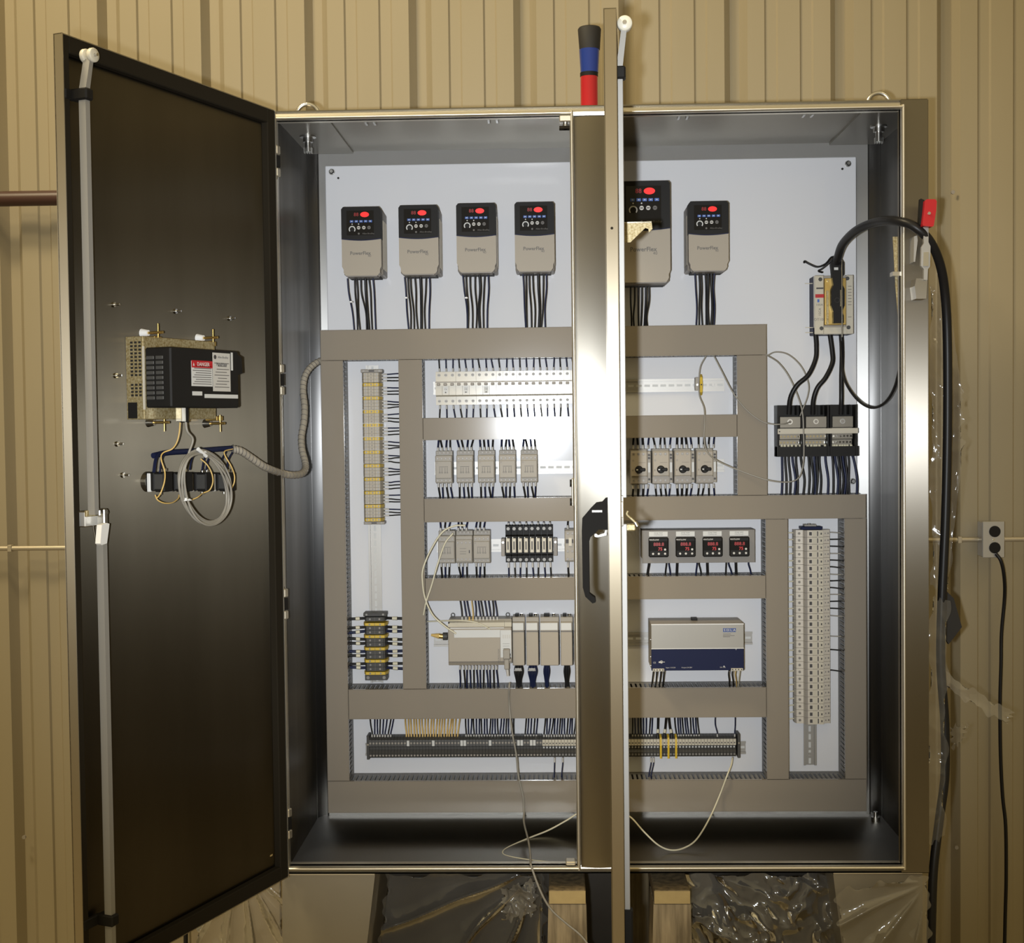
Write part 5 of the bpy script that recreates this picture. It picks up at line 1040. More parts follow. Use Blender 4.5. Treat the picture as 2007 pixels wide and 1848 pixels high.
# heavy cables
wire([(1641, 514, 0.335), (1642, 505, 0.32), (1652, 478, 0.26), (1678, 452, 0.17), (1715, 436, 0.08), (1755, 433, -0.01), (1790, 443, -0.045), (1822, 472, -0.04), (1843, 520, 0.00), (1853, 585, 0.04), (1857, 680, 0.06), (1857, 850, 0.065), (1853, 1020, 0.065), (1846, 1180, 0.065), (1844, 1300, 0.065), (1852, 1420, 0.065), (1852, 1520, 0.06), (1842, 1600, 0.05), (1830, 1700, 0.03), (1826, 1800, 0.02), (1822, 1990, 0.02)], 0.0108, 'wire_black', 'thick black cable looping from the disconnect over the cabinet edge and down', None, 'supply_cable', 'cable', n=14, seg=8)
wire([(1612, 534, 0.36), (1604, 531, 0.355), (1612, 526, 0.35), (1626, 514, 0.345), (1634, 506, 0.34), (1640, 503, 0.335)], 0.002, 'wire_black', 'thin black wire curling from the top left of the disconnect', None)
wire([(1641, 506, 0.33), (1630, 504, 0.345), (1618, 517, 0.36), (1602, 523, 0.37), (1586, 517, 0.375), (1577, 512, 0.375), (1576, 515, 0.372)], 0.0022, 'wire_black', 'loose black wire with hooked end left of the disconnect', None)
for i, pts in enumerate((((1598, 650, .38), (1600, 680, .375), (1598, 705, .37), (1584, 735, .36), (1562, 755, .36), (1549, 780, .365), (1546, 812, .375)),
                         ((1626, 652, .38), (1631, 690, .375), (1631, 712, .37), (1618, 740, .36), (1602, 760, .36), (1594, 785, .365), (1593, 812, .375)),
                         ((1648, 648, .38), (1650, 690, .375), (1649, 740, .37), (1649, 780, .365), (1648, 812, .375)))):
    wire(pts, 0.0062, 'wire_black', ['left', 'middle', 'right'][i] + ' of the three thick black cables from disconnect to distribution block', 'thick cables between disconnect and distribution block', 'power_cable', 'cable', n=10)
wire([(1648, 655, .385), (1649, 690, .36), (1653, 735, .34), (1666, 765, .31), (1688, 790, .26), (1712, 799, .21), (1736, 787, .14), (1754, 757, .09), (1766, 708, .05)], 0.0034, 'wire_black', 'slack black wire sagging from the disconnect to the right lip', None)

# ================================================================== power distribution block
YD_ = YP - 0.05; a, c = at(1523, 850, YD_), at(1683, 850, YD_); zt_, zb_ = at(1600, 793.5, YD_).z, at(1600, 894.5, YD_).z; hw = (c.x - a.x) / 2; hh = zt_ - zb_
T = thing('distribution_block', 'black three-pole power distribution block fed by three thick cables', 'distribution block', ((a.x + c.x) / 2, YP, zb_))
X_ = lambda px: (px - 1523) / 160.0 * 2 * hw - hw
Z_ = lambda py: (894.5 - py) / 101.0 * hh
b = MB(); b.box(-hw, hw, -0.014, -0.0003, 0, hh, 'black_plastic')
for px in (1523, 1570.5, 1574, 1621, 1626.5, 1676): b.box(X_(px), X_(px + 3.2), -0.055, -0.014, 0, hh, 'black_plastic')
b.box(-hw, hw, -0.05, -0.014, 0, Z_(875), 'black_plastic')
for px in (1526, 1577, 1629): b.box(X_(px), X_(px + 25), -0.05, -0.014, Z_(814), hh, 'black_plastic'); b.box(X_(px + 36), X_(px + 37.5), -0.05, -0.014, Z_(813), hh, 'black_plastic')
b.build('base', T)
for px in (1529, 1580, 1632):
    b = MB(); b.box(X_(px), X_(px + 41), -0.046, -0.0145, Z_(838), Z_(816), 'copper_tin', 0.001); b.box(X_(px), X_(px + 41), -0.038, -0.0145, Z_(861), Z_(838), 'copper_tin', 0.001); b.box(X_(px), X_(px + 41), -0.030, -0.0145, Z_(873), Z_(861), 'copper_tin', 0.001)
    b.cyl((X_(px + 20), -0.046, Z_(826)), (X_(px + 20), -0.0475, Z_(826)), 0.007, 'zinc', 16); b.cyl((X_(px + 20), -0.0475, Z_(826)), (X_(px + 20), -0.0479, Z_(826)), 0.0045, 'device_dark', 6)
    for q in range(6):
        for (yy, z) in ((-0.038, 855), (-0.030, 867)): b.cyl((X_(px + 3.5 + q * 6.8), yy, Z_(z)), (X_(px + 3.5 + q * 6.8), yy - 0.001, Z_(z)), 0.003, 'chrome', 8)
    b.build('lug', T)
b = MB(); b.box(X_(1523.5), X_(1681), -0.057, -0.052, Z_(850), Z_(839.5), 'cream', 0.0008); b.cyl((X_(1527), -0.057, Z_(845)), (X_(1527), -0.0578, Z_(845)), 0.002, 'ink', 8); b.build('retaining_bar', T)
fan = (((1532, 1532), (1538, 1540), (1545, 1548), (1552, 1557), (1560, 1562), (1568, 1574)), ((1583, 1585), (1590, 1592), (1596, 1597), (1600, 1600), (1606, 1608), (1617, 1622)), ((1630, 1632), (1635, 1640), (1640, 1645), (1646, 1650), (1651, 1655), (1656, 1659), (1661, 1664), (1668, 1679)))
for gi, grp in enumerate(fan):
    for q, (xa_, xb_) in enumerate(grp):
        wire([(xa_, 872, YD_ + 0.018), (xa_ + 0.3, 884, YD_ + 0.012), ((xa_ + xb_) / 2 + j(1.5), 905, YD_ + 0.012), (xb_ + (2 if q < 6 else 0) + j(1), 940, YP - 0.04), (xb_ + j(1), 974, YP - 0.045)], 0.0026 if q % 3 else 0.0030, 'wire_blue' if (q + gi) % 3 == 0 else 'wire_black', 'dark wire fanning down under the %s pole of the distribution block' % ['left', 'middle', 'right'][gi], 'wires under the %s distribution pole' % ['left', 'middle', 'right'][gi], 'distribution_wire', sleeves=((0, 0.0, 1.0),), sk='wire_white')

# ================================================================== loose thin cables
def cab(label, pts, r, k): return wire(pts, r, k, label, None, 'loose_cable', 'cable', n=8, seg=7)
cab('thin beige cable hanging from the controller plug down over the cabinet lip to the floor', [(999, 1338, .335), (998, 1348, .325), (998, 1380, .345), (1003, 1430, .34), (1012, 1480, .345), (1016, 1520, .345), (1025, 1560, .345), (1027, 1590, .34), (1027, 1612, .30), (1035, 1645, .18), (1039, 1670, .09), (1040, 1688, .01), (1042, 1700, -.022), (1060, 1748, -.034), (1080, 1782, -.038), (1108, 1808, -.045), (1140, 1835, -.055), (1165, 1870, -.065)], 0.0026, 'wire_grey')
cab('pale slack cable sagging behind the right door, ending in a bend on the cabinet floor', [(1436, 1484, .40), (1433, 1500, .37), (1425, 1520, .345), (1410, 1560, .345), (1390, 1605, .31), (1365, 1645, .20), (1340, 1662, .165), (1315, 1666, .155), (1290, 1656, .165), (1262, 1630, .20), (1234, 1600, .24), (1200, 1586, .29), (1165, 1584, .32), (1135, 1593, .33), (1110, 1608, .325), (1075, 1627, .31), (1035, 1643, .27), (995, 1661, .20), (985, 1672, .155), (1000, 1679, .125), (1050, 1687, .092), (1110, 1692, .072)], 0.0022, 'wire_white')
cab('cream cable looping from the grey relays over the duct to the controller', [(912, 1030, .345), (890, 1031, .34), (866, 1044, .335), (843, 1080, .335), (829, 1115, .33), (828, 1140, .33), (833, 1172, .335), (848, 1205, .335), (873, 1228, .335), (894, 1242, .335)], 0.0024, 'wire_white')
cab('cream cable slanting from the grey relays across the upright duct', [(888, 1045, .35), (872, 1065, .345), (858, 1105, .335), (845, 1150, .335), (835, 1180, .335), (830, 1205, .345)], 0.0022, 'wire_white')
cab('cream cable lying over the top edge of the beige controller', [(838, 1218, .39), (868, 1217, .36), (900, 1216, .335), (930, 1219, .330), (948, 1226, .328), (960, 1233, .332)], 0.0018, 'wire_white')
cab('thin grey cable snaking past the motor starters to the distribution wires', [(1384, 697, .37), (1373, 718, .38), (1370, 745, .385), (1371, 775, .375), (1380, 800, .36), (1381, 830, .345), (1380, 858, .345), (1386, 885, .34), (1408, 904, .345), (1460, 926, .345), (1510, 942, .335), (1550, 944, .345), (1568, 932, .355), (1575, 900, .36), (1575, 850, .36), (1571, 800, .36), (1550, 745, .37), (1527, 712, .37), (1503, 696, .348)], 0.0018, 'wire_grey')
cab('thin grey cable swinging from the top duct to the left distribution pole', [(1399, 697, .37), (1415, 728, .36), (1437, 770, .345), (1462, 802, .345), (1490, 824, .345), (1512, 831, .345), (1535, 831, .35), (1549, 827, .375)], 0.0017, 'wire_grey')
cab('thin grey cable arching right of the top duct down to the distribution block', [(1503, 697, .348), (1520, 690, .36), (1545, 695, .37), (1570, 718, .375), (1584, 750, .375), (1583, 775, .375), (1572, 805, .375), (1568, 815, .38)], 0.0017, 'wire_grey')

# ================================================================== stack light on the roof
p = at(1155, 200, 0.12); r0 = at(1172, 180, .12).x - p.x
zz_ = lambda py: at(1155, py, 0.12).z
T = thing('stack_light', 'red, blue and black signal tower standing on the cabinet roof', 'signal light', (p.x, 0.12, BH)); h0 = BH
b = MB(); b.lathe([(r0 * 1.05, 0), (r0 * 1.05, 0.012), (r0, 0.014)], (0, 0, 0), 'blue_dark', 28); b.build('base', T)
b = MB(); b.lathe([(r0, 0.014), (r0 * 1.0, zz_(151) - h0)], (0, 0, 0), 'red_lens', 32); b.build('red_lens', T, label='red lens')
b = MB(); b.lathe([(r0 * 1.02, zz_(151) - h0), (r0 * 1.02, zz_(143) - h0)], (0, 0, 0), 'black_plastic', 32); b.build('collar', T)
b = MB(); b.lathe([(r0 * 1.02, zz_(143) - h0), (r0 * 1.16, zz_(98) - h0)], (0.001, 0, 0), 'blue_lens', 32); b.build('blue_lens', T, label='blue lens')
b = MB(); b.lathe([(r0 * 1.17, zz_(98) - h0), (r0 * 1.33, zz_(58) - h0), (r0 * 1.2, zz_(54.5) - h0), (r0 * 0.7, zz_(53) - h0)], (0.002, 0, 0), 'black_matt', 32); b.build('cap', T)

# ================================================================== things on the left door
def dthing(name, label, cat, px, py, off=0.0025, group=None):
    p = atd(px, py, off); T = thing(name, label, cat, dworld(p), group, -TH); return T, p
# operator terminal seen from behind: local x runs from the hinge, y away from the door, z up
OB = 0.108
pA, pB = atd(335, 740, OB), atd(468, 740, OB); zt_, zb_ = atd(400, 684, OB).z, atd(400, 799, OB).z
xN, xF_ = pA.x, pB.x
T = thing('operator_terminal', 'black operator terminal with danger label on the inside of the left door', 'control terminal', dworld(Vector(((xN + xF_) / 2, 0.0025, zb_))), None, -TH)
hw = (xN - xF_) / 2; hh = zt_ - zb_; o0 = 0.0025
zc0, zc1 = atd(265, 822, 0.02).z - zb_, atd(265, 660, 0.02).z - zb_
b = MB(); b.box(-hw - 0.004, hw + 0.005, 0, 0.043, zc0, zc1, 'yellow_zinc', 0.001)
for r_ in range(10):
    for c_ in range(3):
        z = zc1 - 0.012 - r_ * 0.0072
        if 6 < r_ < 7: continue
        b.box(hw + 0.005, hw + 0.0056, 0.012 + c_ * 0.010, 0.018 + c_ * 0.010, z - 0.002, z + 0.002, 'black_matt')
for r_ in range(4):
    for c_ in range(3): b.box(hw + 0.005, hw + 0.0056, 0.012 + c_ * 0.010, 0.018 + c_ * 0.010, zc0 + 0.046 + r_ * 0.007, zc0 + 0.050 + r_ * 0.007, 'black_matt')
b.box(hw + 0.005, hw + 0.0062, 0.004, 0.026, zc0 + 0.002, zc0 + 0.034, 'black_plastic'); b.box(hw + 0.004, hw + 0.007, 0.042, 0.046, zc0 + 0.02, zc1 - 0.02, 'cream'); b.build('chassis', T, label='brass-coloured perforated metal chassis')
d = OB - o0
b = MB(); b.box(-hw, hw, 0.043, d, 0, hh, 'black_plastic', 0.003); b.prism([(-hw, hh * 0.95), (-hw - 0.018, hh * 0.90), (-hw - 0.02, hh * 0.62), (-hw, hh * 0.58)], 'y', 0.05, d - 0.004, 'black_plastic')
for q in range(9):
    z = 0.02 + q * (hh - 0.04) / 8
    for (ya, yb) in ((0.047, 0.066), (0.070, 0.088)): b.box(hw - 0.0005, hw + 0.0022, ya, yb, z - 0.004, z + 0.003, 'terminal_dark', 0.001)  # vent ribs paler than the housing, their highlights put into the colour
b.build('housing', T)
def onback(b, pxs, pys, k, dy=0.0006, e=0.0):
    ym = sum(pys) / 2; xs_ = [atd(px, ym, OB).x - (xN + xF_) / 2 for px in pxs]; zs_ = [atd(px, py, OB).z - zb_ for px in pxs for py in pys]
    b.box(min(xs_), max(xs_), d + e, d + e + dy, (zs_[1] + zs_[3]) / 2, (zs_[0] + zs_[2]) / 2, k); return (min(xs_), max(xs_), (zs_[1] + zs_[3]) / 2, (zs_[0] + zs_[2]) / 2)
b = MB(); q = onback(b, (375, 416), (708, 757), 'label_white'); onback(b, (375, 416), (707, 721), 'red', 0.0003, 0.0006); write(b, 'DANGER', 0.0105, (q[0] + q[1]) / 2 - 0.004, d + 0.0012, q[3] - 0.0065, 'label_white', True, face='+y')
x0 = q[1] - 0.010; b.add([(x0, d + 0.0012, q[3] - 0.010), (x0 + 0.006, d + 0.0012, q[3] - 0.010), (x0 + 0.003, d + 0.0012, q[3] - 0.003)], [(0, 1, 2)], 'label_white')
for i in range(9): b.box(q[0] + 0.004, q[1] - 0.004 - (i % 3) * 0.005, d + 0.0006, d + 0.0009, q[2] + 0.004 + i * 0.0045, q[2] + 0.0055 + i * 0.0045, 'ink_grey')
b.build('danger_label', T, label='white sticker with red danger heading')
b = MB(); q = onback(b, (417, 451), (692, 767), 'sleeve'); b.cyl((q[1] - 0.008, d + 0.0006, q[3] - 0.009), (q[1] - 0.008, d + 0.001, q[3] - 0.009), 0.0045, 'ink', 14); write(b, 'Allen-Bradley', 0.0068, (q[0] + q[1]) / 2 - 0.005, d + 0.001, q[3] - 0.009, 'ink', face='+y'); write(b, 'PanelView', 0.009, (q[0] + q[1]) / 2, d + 0.001, q[3] - 0.024, 'ink', True, face='+y')
for i in range(9): b.box(q[0] + 0.005 + (i % 2) * 0.008, q[1] - 0.005 - (i % 4) * 0.004, d + 0.0006, d + 0.0009, q[2] + 0.008 + i * 0.0062, q[2] + 0.0095 + i * 0.0062, 'ink_grey')
b.build('rating_label', T, label='pale grey rating sticker')
b = MB(); onback(b, (377, 396), (767, 775), 'label_white'); onback(b, (401, 466), (773, 780.5), 'label_white'); onback(b, (452.5, 456), (691, 726), 'label_white'); b.build('small_label', T, label='small white stickers')
for i, (px, py) in enumerate(((300, 652), (408, 662), (312, 828), (422, 830))):
    p = atd(px, py, 0.03); x = p.x - (xN + xF_) / 2; z = p.z - zb_; b = MB()
    b.cyl((x, 0.0, z), (x, 0.016, z), 0.0095, 'white_plastic' if i < 2 else 'zinc', 14, 0.006); b.cyl((x, 0.016, z), (x, 0.052, z), 0.0028, 'brass', 8); b.cyl((x, 0.040, z - 0.018), (x, 0.040, z + 0.018), 0.0018, 'brass', 8); b.box(x - 0.012, x + 0.012, 0.01, 0.04, z - (0.018 if i < 2 else -0.006), z - (0.008 if i < 2 else -0.016), 'brass', 0.001); b.build('mounting_clamp', T, label='brass mounting clamp')
p = atd(359, 816, 0.085); x = p.x - (xN + xF_) / 2; z = p.z - zb_
b = MB(); b.box(x - 0.006, x + 0.008, 0.07, 0.085, -0.028, 0.002, 'chrome', 0.001); b.box(x - 0.016, x - 0.006, 0.07, 0.085, -0.03, 0.0, 'black_plastic', 0.001); b.build('cable_plug', T, label='shiny cable plug')
# push buttons seen from behind
for i, px in enumerate((288, 329, 371, 414)):
    T, p = dthing('push_button', '%s of the four push button backs under the operator terminal' % ['nearest', 'second', 'third', 'farthest'][i], 'push button', px, 944, 0.0025, 'push buttons on the left door')
    b = MB(); b.ring((0, 0.0, 0), (0, 1, 0), 0.021, 0.0145, 0.012, 'zinc' if i == 0 else 'terminal_dark', 24); b.build('mounting_ring', T)
    b = MB(); b.box(-0.016, 0.016, 0.008, 0.030, -0.018, 0.020, 'black_plastic', 0.002); b.box(-0.015, 0.015, 0.030, 0.054, -0.020, 0.020, 'black_plastic', 0.002); b.box(-0.016, -0.013, 0.012, 0.05, -0.012, 0.014, 'dark_glass'); b.build('contact_block', T)
    for (x, z) in ((0.008, 0.021), (-0.008, 0.021), (0.010, -0.021)):
        b = MB(); b.cyl((x, 0.040, z), (x, 0.040, z + (0.006 if z > 0 else -0.005)), 0.004, 'chrome', 8); b.build('terminal_screw', T)
    b = MB(); b.box(0.0158, 0.017, 0.032, 0.052, -0.014, 0.016, 'terminal_dark'); b.box(0.012, 0.0185, 0.014, 0.022, -0.02, 0.018, 'white_plastic' if i == 0 else 'sleeve', 0.001); b.build('lock_tab', T)
def dwire(pts, r, k, label, name='control_wire', cat='wire', grp=None, n=7):
    P = [dworld(atd(px, py, o_)) for (px, py, o_) in pts]; return wire([tuple(q) for q in P], r, k, label, grp, name, cat, raw=True, n=n, seg=7)
dwire([(353, 828, .085), (351, 850, .085), (346, 868, .08), (337, 880, .07), (322, 886, .06), (316, 893, .06), (317, 905, .065), (323, 925, .07), (322, 945, .075), (314, 968, .07), (306, 977, .06)], 0.0015, 'wire_yellow', 'yellow wire running from the operator terminal to the nearest push button')
dwire([(304, 970, .06), (309, 980, .065), (322, 986, .07), (338, 985, .07), (349, 977, .065), (351, 970, .06)], 0.0013, 'wire_yellow', 'yellow jumper wire sagging below the two nearest push buttons')
dwire([(375, 980, .06), (388, 974, .065), (396, 967, .06)], 0.0013, 'wire_yellow', 'short yellow jumper wire behind the grey cable coil')
dwire([(393, 899, .05), (406, 911, .06), (415, 928, .07), (417, 945, .07), (411, 960, .065), (399, 966, .06)], 0.0015, 'wire_yellow', 'yellow wire curving round the third push button')
dwire([(456, 880, .04), (441, 884, .045), (441, 893, .05), (452, 912, .06), (459, 930, .06), (459, 945, .06), (454, 957, .055)], 0.0015, 'wire_yellow', 'yellow wire curling from the spiral-wrapped loom to the farthest push button')
for q, (xa_, yb_) in enumerate(((300, 925), (303, 925), (313, 926), (360, 922), (372, 920), (396, 921), (404, 921), (431, 919), (444, 921))):
    dwire([(xa_ + 12, 886, .03), (xa_ + 4, 900, .04), (xa_, yb_, .05)], 0.0016, 'wire_blue', 'dark blue wire dropping to the push button backs on the left door', grp='blue wires on the left door')
dwire([(300, 893, .022), (330, 887, .025), (380, 884, .025), (430, 880, .025), (462, 878, .03)], 0.006, 'wire_blue', 'dark blue wire bundle running along the door above the push buttons', 'wire_bundle', 'wire bundle', n=9)
# coiled grey cable
pc = []; 
for i in range(0, 5 * 18 + 5):
    t = 2 * math.pi * i / 18 - 1.9; k = i / 95.0; rx, ry = 45 + 6.5 * math.sin(i * 0.41), 72 + 5.5 * math.cos(i * 0.37); c_, s_ = math.cos(-0.30), math.sin(-0.30)
    ex, ey = rx * math.cos(t), ry * math.sin(t); pc.append((403 + ex * c_ - ey * s_ * 0.9, 956 + ex * s_ + ey * c_, 0.085 + 0.018 * k + 0.004 * math.sin(i)))
pc = [(364, 826, .085), (367, 845, .088), (378, 862, .09)] + pc
dwire(pc, 0.0024, 'wire_grey', 'grey cable tied in an oval coil hanging on the left door', 'coiled_cable', 'cable', n=8)
for (px, py, lab) in ((366, 978, 'lower left side'), (396, 884, 'top')):
    q = dworld(atd(px, py, 0.092)); b = MB(); b.torus((0, 0, 0), (0.25, 0, 1), 0.0095, 0.0014, 'white_plastic', 14, 6); b.box(-0.004, 0.004, -0.014, -0.008, -0.003, 0.003, 'white_plastic'); o = b.build('cable_tie', None, q); tag(o, 'white cable tie round the %s of the grey cable coil' % lab, 'cable tie', 'ties of the cable coil')
p = [dworld(atd(388, 880, .10)), dworld(atd(404, 894, .10))]; b = MB(); b.cyl((0, 0, 0), p[1] - p[0], 0.0042, 'white_plastic', 8); o = b.build('cable_label', None, p[0]); tag(o, 'white sleeve label on the upper strand of the cable coil', 'label')
# spiral wrapped loom from door into cabinet
LP = [dworld(atd(456, 880, .03)), dworld(atd(472, 884, .04)), dworld(atd(492, 897, .045)), dworld(atd(512, 911, .05)), dworld(atd(528, 919, .045))] + [at(550, 927, -0.036), at(570, 931, .015), at(589, 929, .08), at(598, 920, .13), at(598, 905, .16), at(592, 880, .19), at(591, 855, .22), at(596, 825, .25), at(597, 795, .28), at(594, 765, .31), at(597, 740, .33), at(607, 722, .35), at(622, 710, .37), at(640, 703, .40)]
o0_ = LP[0].copy(); b = MB(); b.tube([q - o0_ for q in LP], 0.0085, 'spiral', 12, 6); T = b.build('spiral_wrapped_loom', None, o0_); tag(T, 'grey spiral-wrapped cable loom hanging from the door into the cabinet', 'cable loom')
tmp = MB(); S = [o0_ + Vector(v) for v in b.v[:]]; nr = 12; rings = len(S) // nr
cen = [sum((S[i * nr + q] for q in range(nr)), Vector()) / nr for i in range(rings)]
b = MB()
for i in range(0, rings - 2, 2):
    dv = (cen[i + 1] - cen[i]).normalized(); ax = (dv + Vector((0.25, 0, 0.3))).normalized(); b.torus(cen[i] - o0_, ax, 0.0088, 0.0009, 'ink_grey', 12, 4)
b.build('spiral_seam', T)
wire([(636, 706, .40), (612, 712, .37), (600, 730, .34), (597, 748, .33)], 0.002, 'wire_yellow', 'yellow-striped wire leaving the top of the spiral-wrapped loom', None)

# ================================================================== wall services
a, c = at(-40, 383, 0.78), at(140, 396, 0.78)
b = MB(); b.cyl((-1.6 - a.x, 0, 0.0), (at(150, 390, .78).x - a.x, 0, 0.0), 0.0225, 'pipe_red', 16); o = b.build('iron_pipe', None, (a.x, 0.78, at(50, 389, .78).z)); tag(o, 'dark red iron pipe crossing the wall left of the open door', 'pipe')
zc_ = (at(60, 1069, WY - 0.045).z + at(1900, 1057.5, WY - 0.045).z) / 2
b = MB(); b.cyl((-1.8, 0, 0), (4.2, 0, 0), 0.0075, 'conduit', 12)
T = b.build('conduit', None, (0, WY - 0.045, at(1900, 1057.5, WY - 0.045).z)); tag(T, 'thin steel conduit running along the wall behind the cabinet', 'conduit')
T.rotation_euler = (0, math.atan2(at(1900, 1057.5, WY - .045).z - at(60, 1069, WY - .045).z, at(60, 1069, WY - .045).x - at(1900, 1057.5, WY - .045).x) + math.pi, 0) if False else (0, 0, 0)
for px in (20, 1880):
    p = at(px, 1060, WY - 0.045); b = MB(); b.box(p.x - 0.006, p.x + 0.006, -0.009, 0.013, -0.010, 0.010, 'conduit', 0.001); b.build('strap', T)
YO = WY - 0.085; a, c = at(1926, 1023, YO), at(1969, 1092, YO); T = thing('outlet_box', 'steel double socket box on the wall at the right', 'socket', ((a.x + c.x) / 2, WY - 0.033, c.z)); hw = (c.x - a.x) / 2; hh = a.z - c.z; d = WY - 0.033 - YO
b = MB(); b.box(-hw, hw, -d + 0.003, 0, 0, hh, 'outlet_plate', 0.003); b.build('box', T)
b = MB(); b.box(-hw * 1.0, hw * 1.0, -d, -d + 0.003, -0.001, hh + 0.001, 'outlet_plate', 0.0012); b.cyl((0, -d, hh / 2), (0, -d - 0.0015, hh / 2), 0.003, 'chrome', 8); b.build('cover_plate', T)
for zf_ in (0.27, 0.73):
    b = MB(); b.cyl((hw * 0.1, -d, hh * zf_), (hw * 0.1, -d - 0.002, hh * zf_), 0.0165, 'black_plastic', 18); b.build('socket', T, label='round black socket')
wire([(1952, 1085, YO - .004), (1962, 1100, YO - .01), (1968, 1130, YO), (1969, 1170, YO + .03), (1963, 1240, YO + .04), (1962, 1300, YO + .04), (1960, 1380, YO + .04), (1961, 1480, YO + .04), (1965, 1560, YO + .04), (1971, 1620, YO + .04), (1972, 1720, YO + .04), (1970, 1800, YO + .04), (1966, 1990, YO + .04)], 0.0052, 'wire_black', 'black power cord hanging from the wall socket', None, 'socket_cable', 'cord', n=10)

# ================================================================== under the cabinet
for i, (x0, x1, tx0, tx1) in enumerate(((1076, 1148, 1070, 1152), (1282, 1353, 1276, 1356))):
    lab = ['left', 'right'][i]
    a, c = at(x0, 1758, -0.02), at(x1, 1758, -0.02); zt_, zb_ = at(x0, 1745.5, -0.02).z, at(x0, 1772, -0.02).z
    b = MB(); w = (c.x - a.x) / 2; b.box(-w, w, 0.0006, 0.42, 0, zt_ - zb_, 'wood', 0.003); b.box(-w + 0.0005, w - 0.0005, 0, 0.001, 0.001, zt_ - zb_ - 0.001, 'wood_end'); o = b.build('wood_block', None, ((a.x + c.x) / 2, -0.02, zb_)); tag(o, '%s wooden block with sawn yellow end directly under the cabinet' % lab, 'wood block', 'wooden blocks under the cabinet')
    pl = [at(px, py, -0.018) for px, py in ((x0 - 1, 1772.5), (x1 + 1, 1772.5), (tx1 + 6, 1960), (tx0 - 6, 1960))]; X0 = (pl[0].x + pl[1].x) / 2; pf_ = [(q.x - X0, q.z - FL) for q in pl]; pf_[2] = (pf_[2][0], 0); pf_[3] = (pf_[3][0], 0)
    b = MB(); b.prism(pf_, 'y', 0.0, 0.13, 'wood_grain'); o = b.build('timber_post', None, (X0, -0.018, FL)); tag(o, '%s rough timber post carrying a wood block under the cabinet' % lab, 'timber', 'timber posts under the cabinet')
# pale crate board and boxes standing on the floor behind
def fxz(px, py, Y): p = at(px, py, Y); return p.x, p.z
x0, z1 = fxz(372, 1702, 0.30); x1, _ = fxz(548, 1700, 0.30)
b = MB(); b.box(0, x1 - x0, 0, 0.02, 0, z1 - FL + 0.04, 'card', 0.002); tag(b.build('crate_board', None, (x0, 0.30, FL)), 'pale board standing behind plastic film left of the cabinet foot', 'board')
x0, z1 = fxz(790, 1702, 0.50); x1, _ = fxz(1010, 1702, 0.50)
x0, z1 = fxz(1233, 1700, 0.34); x1, _ = fxz(1272, 1700, 0.34)
b = MB(); b.box(0, x1 - x0, 0, 0.1, 0, z1 - FL + 0.03, 'wood_dim', 0.003); tag(b.build('timber_post', None, (x0, 0.34, FL)), 'dim wooden post behind the right door under the cabinet', 'timber')
P0 = at(1375, 1768, 0.30)
for i, (pa, pb) in enumerate(((1378, 1464), (1478, 1532), (1545, 1600))):
    a, c = at(pa, 1800, .30), at(pb, 1800, .30); b = MB(); r = (c.x - a.x) / 2; b.lathe([(r, 0), (r, P0.z - FL - 0.02 - 0.03 * i), (r * 0.8, P0.z - FL - 0.03 * i)], (0, 0, 0), 'black_matt', 20); o = b.build('dark_can', None, ((a.x + c.x) / 2, .32, FL)); tag(o, '%s dark rounded can standing under plastic film, right of the timbers' % ['left', 'middle', 'right'][i], 'can', 'dark cans under the film')
wire([(372, 1812, .2), (366, 1822, .2), (364, 1840, .2), (366, 1990, .2)], 0.006, 'wire_black', 'black cord dropping below the open left door', None, 'black_cable', 'cord', n=8)

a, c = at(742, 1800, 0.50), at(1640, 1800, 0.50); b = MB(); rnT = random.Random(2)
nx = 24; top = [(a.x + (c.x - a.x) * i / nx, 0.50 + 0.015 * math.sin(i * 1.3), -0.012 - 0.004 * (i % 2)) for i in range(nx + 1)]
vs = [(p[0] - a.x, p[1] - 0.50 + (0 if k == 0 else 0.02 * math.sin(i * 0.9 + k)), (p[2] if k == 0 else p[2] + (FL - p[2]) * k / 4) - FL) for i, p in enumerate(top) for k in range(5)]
b.add(vs, [(5 * i + k, 5 * i + 5 + k, 5 * i + 6 + k, 5 * i + 1 + k) for i in range(nx) for k in range(4)], 'shade_brown', True)
tag(b.build('shade_sheet', None, (a.x, 0.50, FL)), 'dark brown sheet standing in for the shade behind the timbers under the cabinet', 'shade_sheet')  # dark sheet added where shade lies between the floor stands
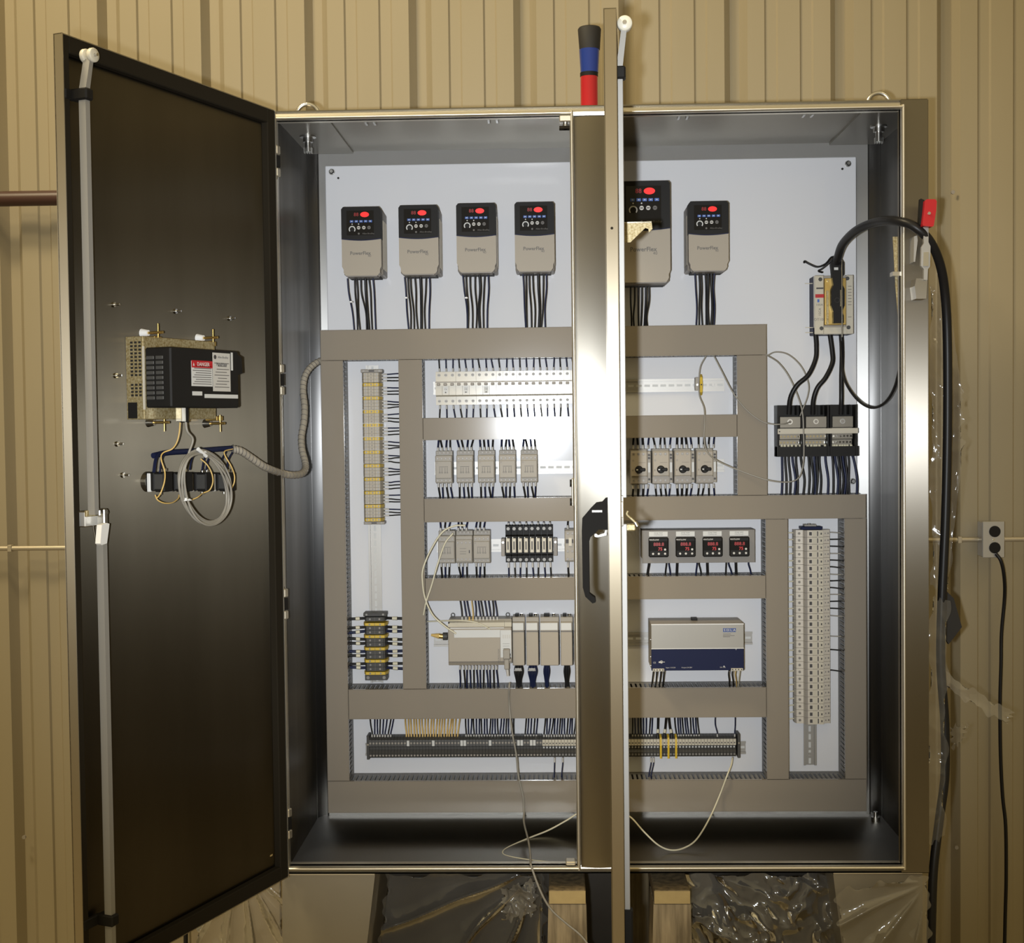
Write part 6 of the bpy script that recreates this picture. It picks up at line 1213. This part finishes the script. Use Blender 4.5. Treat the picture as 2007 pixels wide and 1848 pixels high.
# ------------------------------------------------------------------ clear plastic film
from mathutils import noise
def sheet(label, px, Y, nx, nz, amp, seed, fs_=1.0, mk='film', fan=None):
    """crumpled clear film hung over an outline of four photo corners (tl, tr, br, bl); Y is a function of u,v"""
    rn = random.Random(seed); off = Vector((seed * 3.7, seed * 1.9, seed))
    vs = []; 
    for i in range(nx + 1):
        for k in range(nz + 1):
            u, v = i / nx, k / nz; tl, tr, br, bl = px
            X = (tl[0] * (1 - u) + tr[0] * u) * (1 - v) + (bl[0] * (1 - u) + br[0] * u) * v; Z = (tl[1] * (1 - u) + tr[1] * u) * (1 - v) + (bl[1] * (1 - u) + br[1] * u) * v
            X += (5 * math.sin(v * 19 + seed) + 3 * math.sin(v * 43) if i in (0, nx) else 0); Z += (5 * math.sin(u * 17 + seed) + 3 * math.sin(u * 37) if k in (0, nz) else 0)
            p0 = at(X, Z, Y); w = Vector((p0.x * 5 + p0.z * 2.5, p0.z * 3.2 - p0.x, 0)) * fs_ + off
            dy = 1.1 * noise.ridged_multi_fractal(w, 1.0, 2.1, 3, 1.0, 2.0) - 1.2 + 0.8 * noise.noise(w * 0.6)
            if fan:
                an = math.atan2(Z - fan[1], X - fan[0]); rr_ = math.hypot(X - fan[0], Z - fan[1]) / 150.0; ww = an * fan[2] + 0.5 * noise.noise(Vector((an * 4, rr_, seed)))
                dy = dy * 0.35 + min(1.0, rr_) * (1.0 - 2.0 * abs(math.sin(ww)) ** 0.6)
            vs.append(at(X, Z, Y - amp * dy))
    fs = [(i * (nz + 1) + k, (i + 1) * (nz + 1) + k, (i + 1) * (nz + 1) + k + 1, i * (nz + 1) + k + 1) for i in range(nx) for k in range(nz)]
    o = vs[0].copy(); b = MB(); b.add([v - o for v in vs], fs, mk, True); q = b.build('plastic_film', None, o); tag(q, label, 'plastic sheet', 'clear plastic wrapping'); return q
sheet('crumpled clear plastic left of the cabinet foot, below the open door', ((420, 1715), (552, 1705), (554, 1900), (366, 1900)), 0.12, 70, 60, 0.014, 1, 1.6, 'film_dense', (470, 1690, 9))
sheet('dark folded clear plastic hanging under the cabinet left of the timbers', ((760, 1716), (1066, 1712), (1066, 1900), (740, 1900)), 0.16, 110, 70, 0.012, 5, 1.2, 'film', (1062, 1695, 8))
sheet('small crumpled lobe of clear plastic hanging left of the left timber post', ((985, 1745), (1054, 1722), (1046, 1790), (990, 1805)), 0.05, 40, 40, 0.02, 17, 2.6, 'film_dense')
sheet('shiny crumpled plastic covering the dark cans right of the timbers', ((1342, 1713), (1650, 1716), (1662, 1900), (1342, 1900)), 0.13, 130, 84, 0.028, 3, 1.7, 'film_dense')
sheet('clear plastic draped over the right foot of the cabinet', ((1640, 1748), (1818, 1716), (1822, 1900), (1655, 1900)), -0.01, 70, 60, 0.010, 9, 1.5, 'film_dense', (1820, 1730, 7))
sheet('long strip of bubbly clear plastic hanging down the right cabinet edge', ((1822, 470), (1852, 560), (1862, 1150), (1826, 1150)), 0.10, 12, 160, 0.012, 4, 2.2)
sheet('lower length of clear plastic hanging beside the thick black cable', ((1826, 1170), (1858, 1180), (1850, 1640), (1812, 1660)), 0.02, 12, 130, 0.012, 8, 2.0)
sheet('loose clear plastic flap bulging beyond the thick black cable', ((1862, 600), (1884, 760), (1886, 900), (1860, 1120)), 0.12, 14, 90, 0.012, 6, 1.6)
sheet('twisted plastic tail sticking out to the right over the wall', ((1838, 1312), (1985, 1398), (1972, 1420), (1842, 1340)), 0.10, 50, 10, 0.008, 2, 2.0, 'film_dense')
sheet('small torn plastic scrap hanging under the twisted tail', ((1862, 1425), (1896, 1420), (1886, 1452), (1868, 1468)), 0.10, 16, 16, 0.010, 12, 2.0)
b = MB(); P = [at(px, py, 0.12) for px, py in ((1846, 1150), (1868, 1172), (1884, 1228), (1858, 1262), (1846, 1240))]; o0_ = P[0].copy(); Q = [(q.x - o0_.x, q.z - o0_.z) for q in P]; b.prism(Q, 'y', -0.006, 0.006, 'black_matt'); tag(b.build('black_flap', None, o0_), 'black flap sticking out behind the thick cable', 'flap')
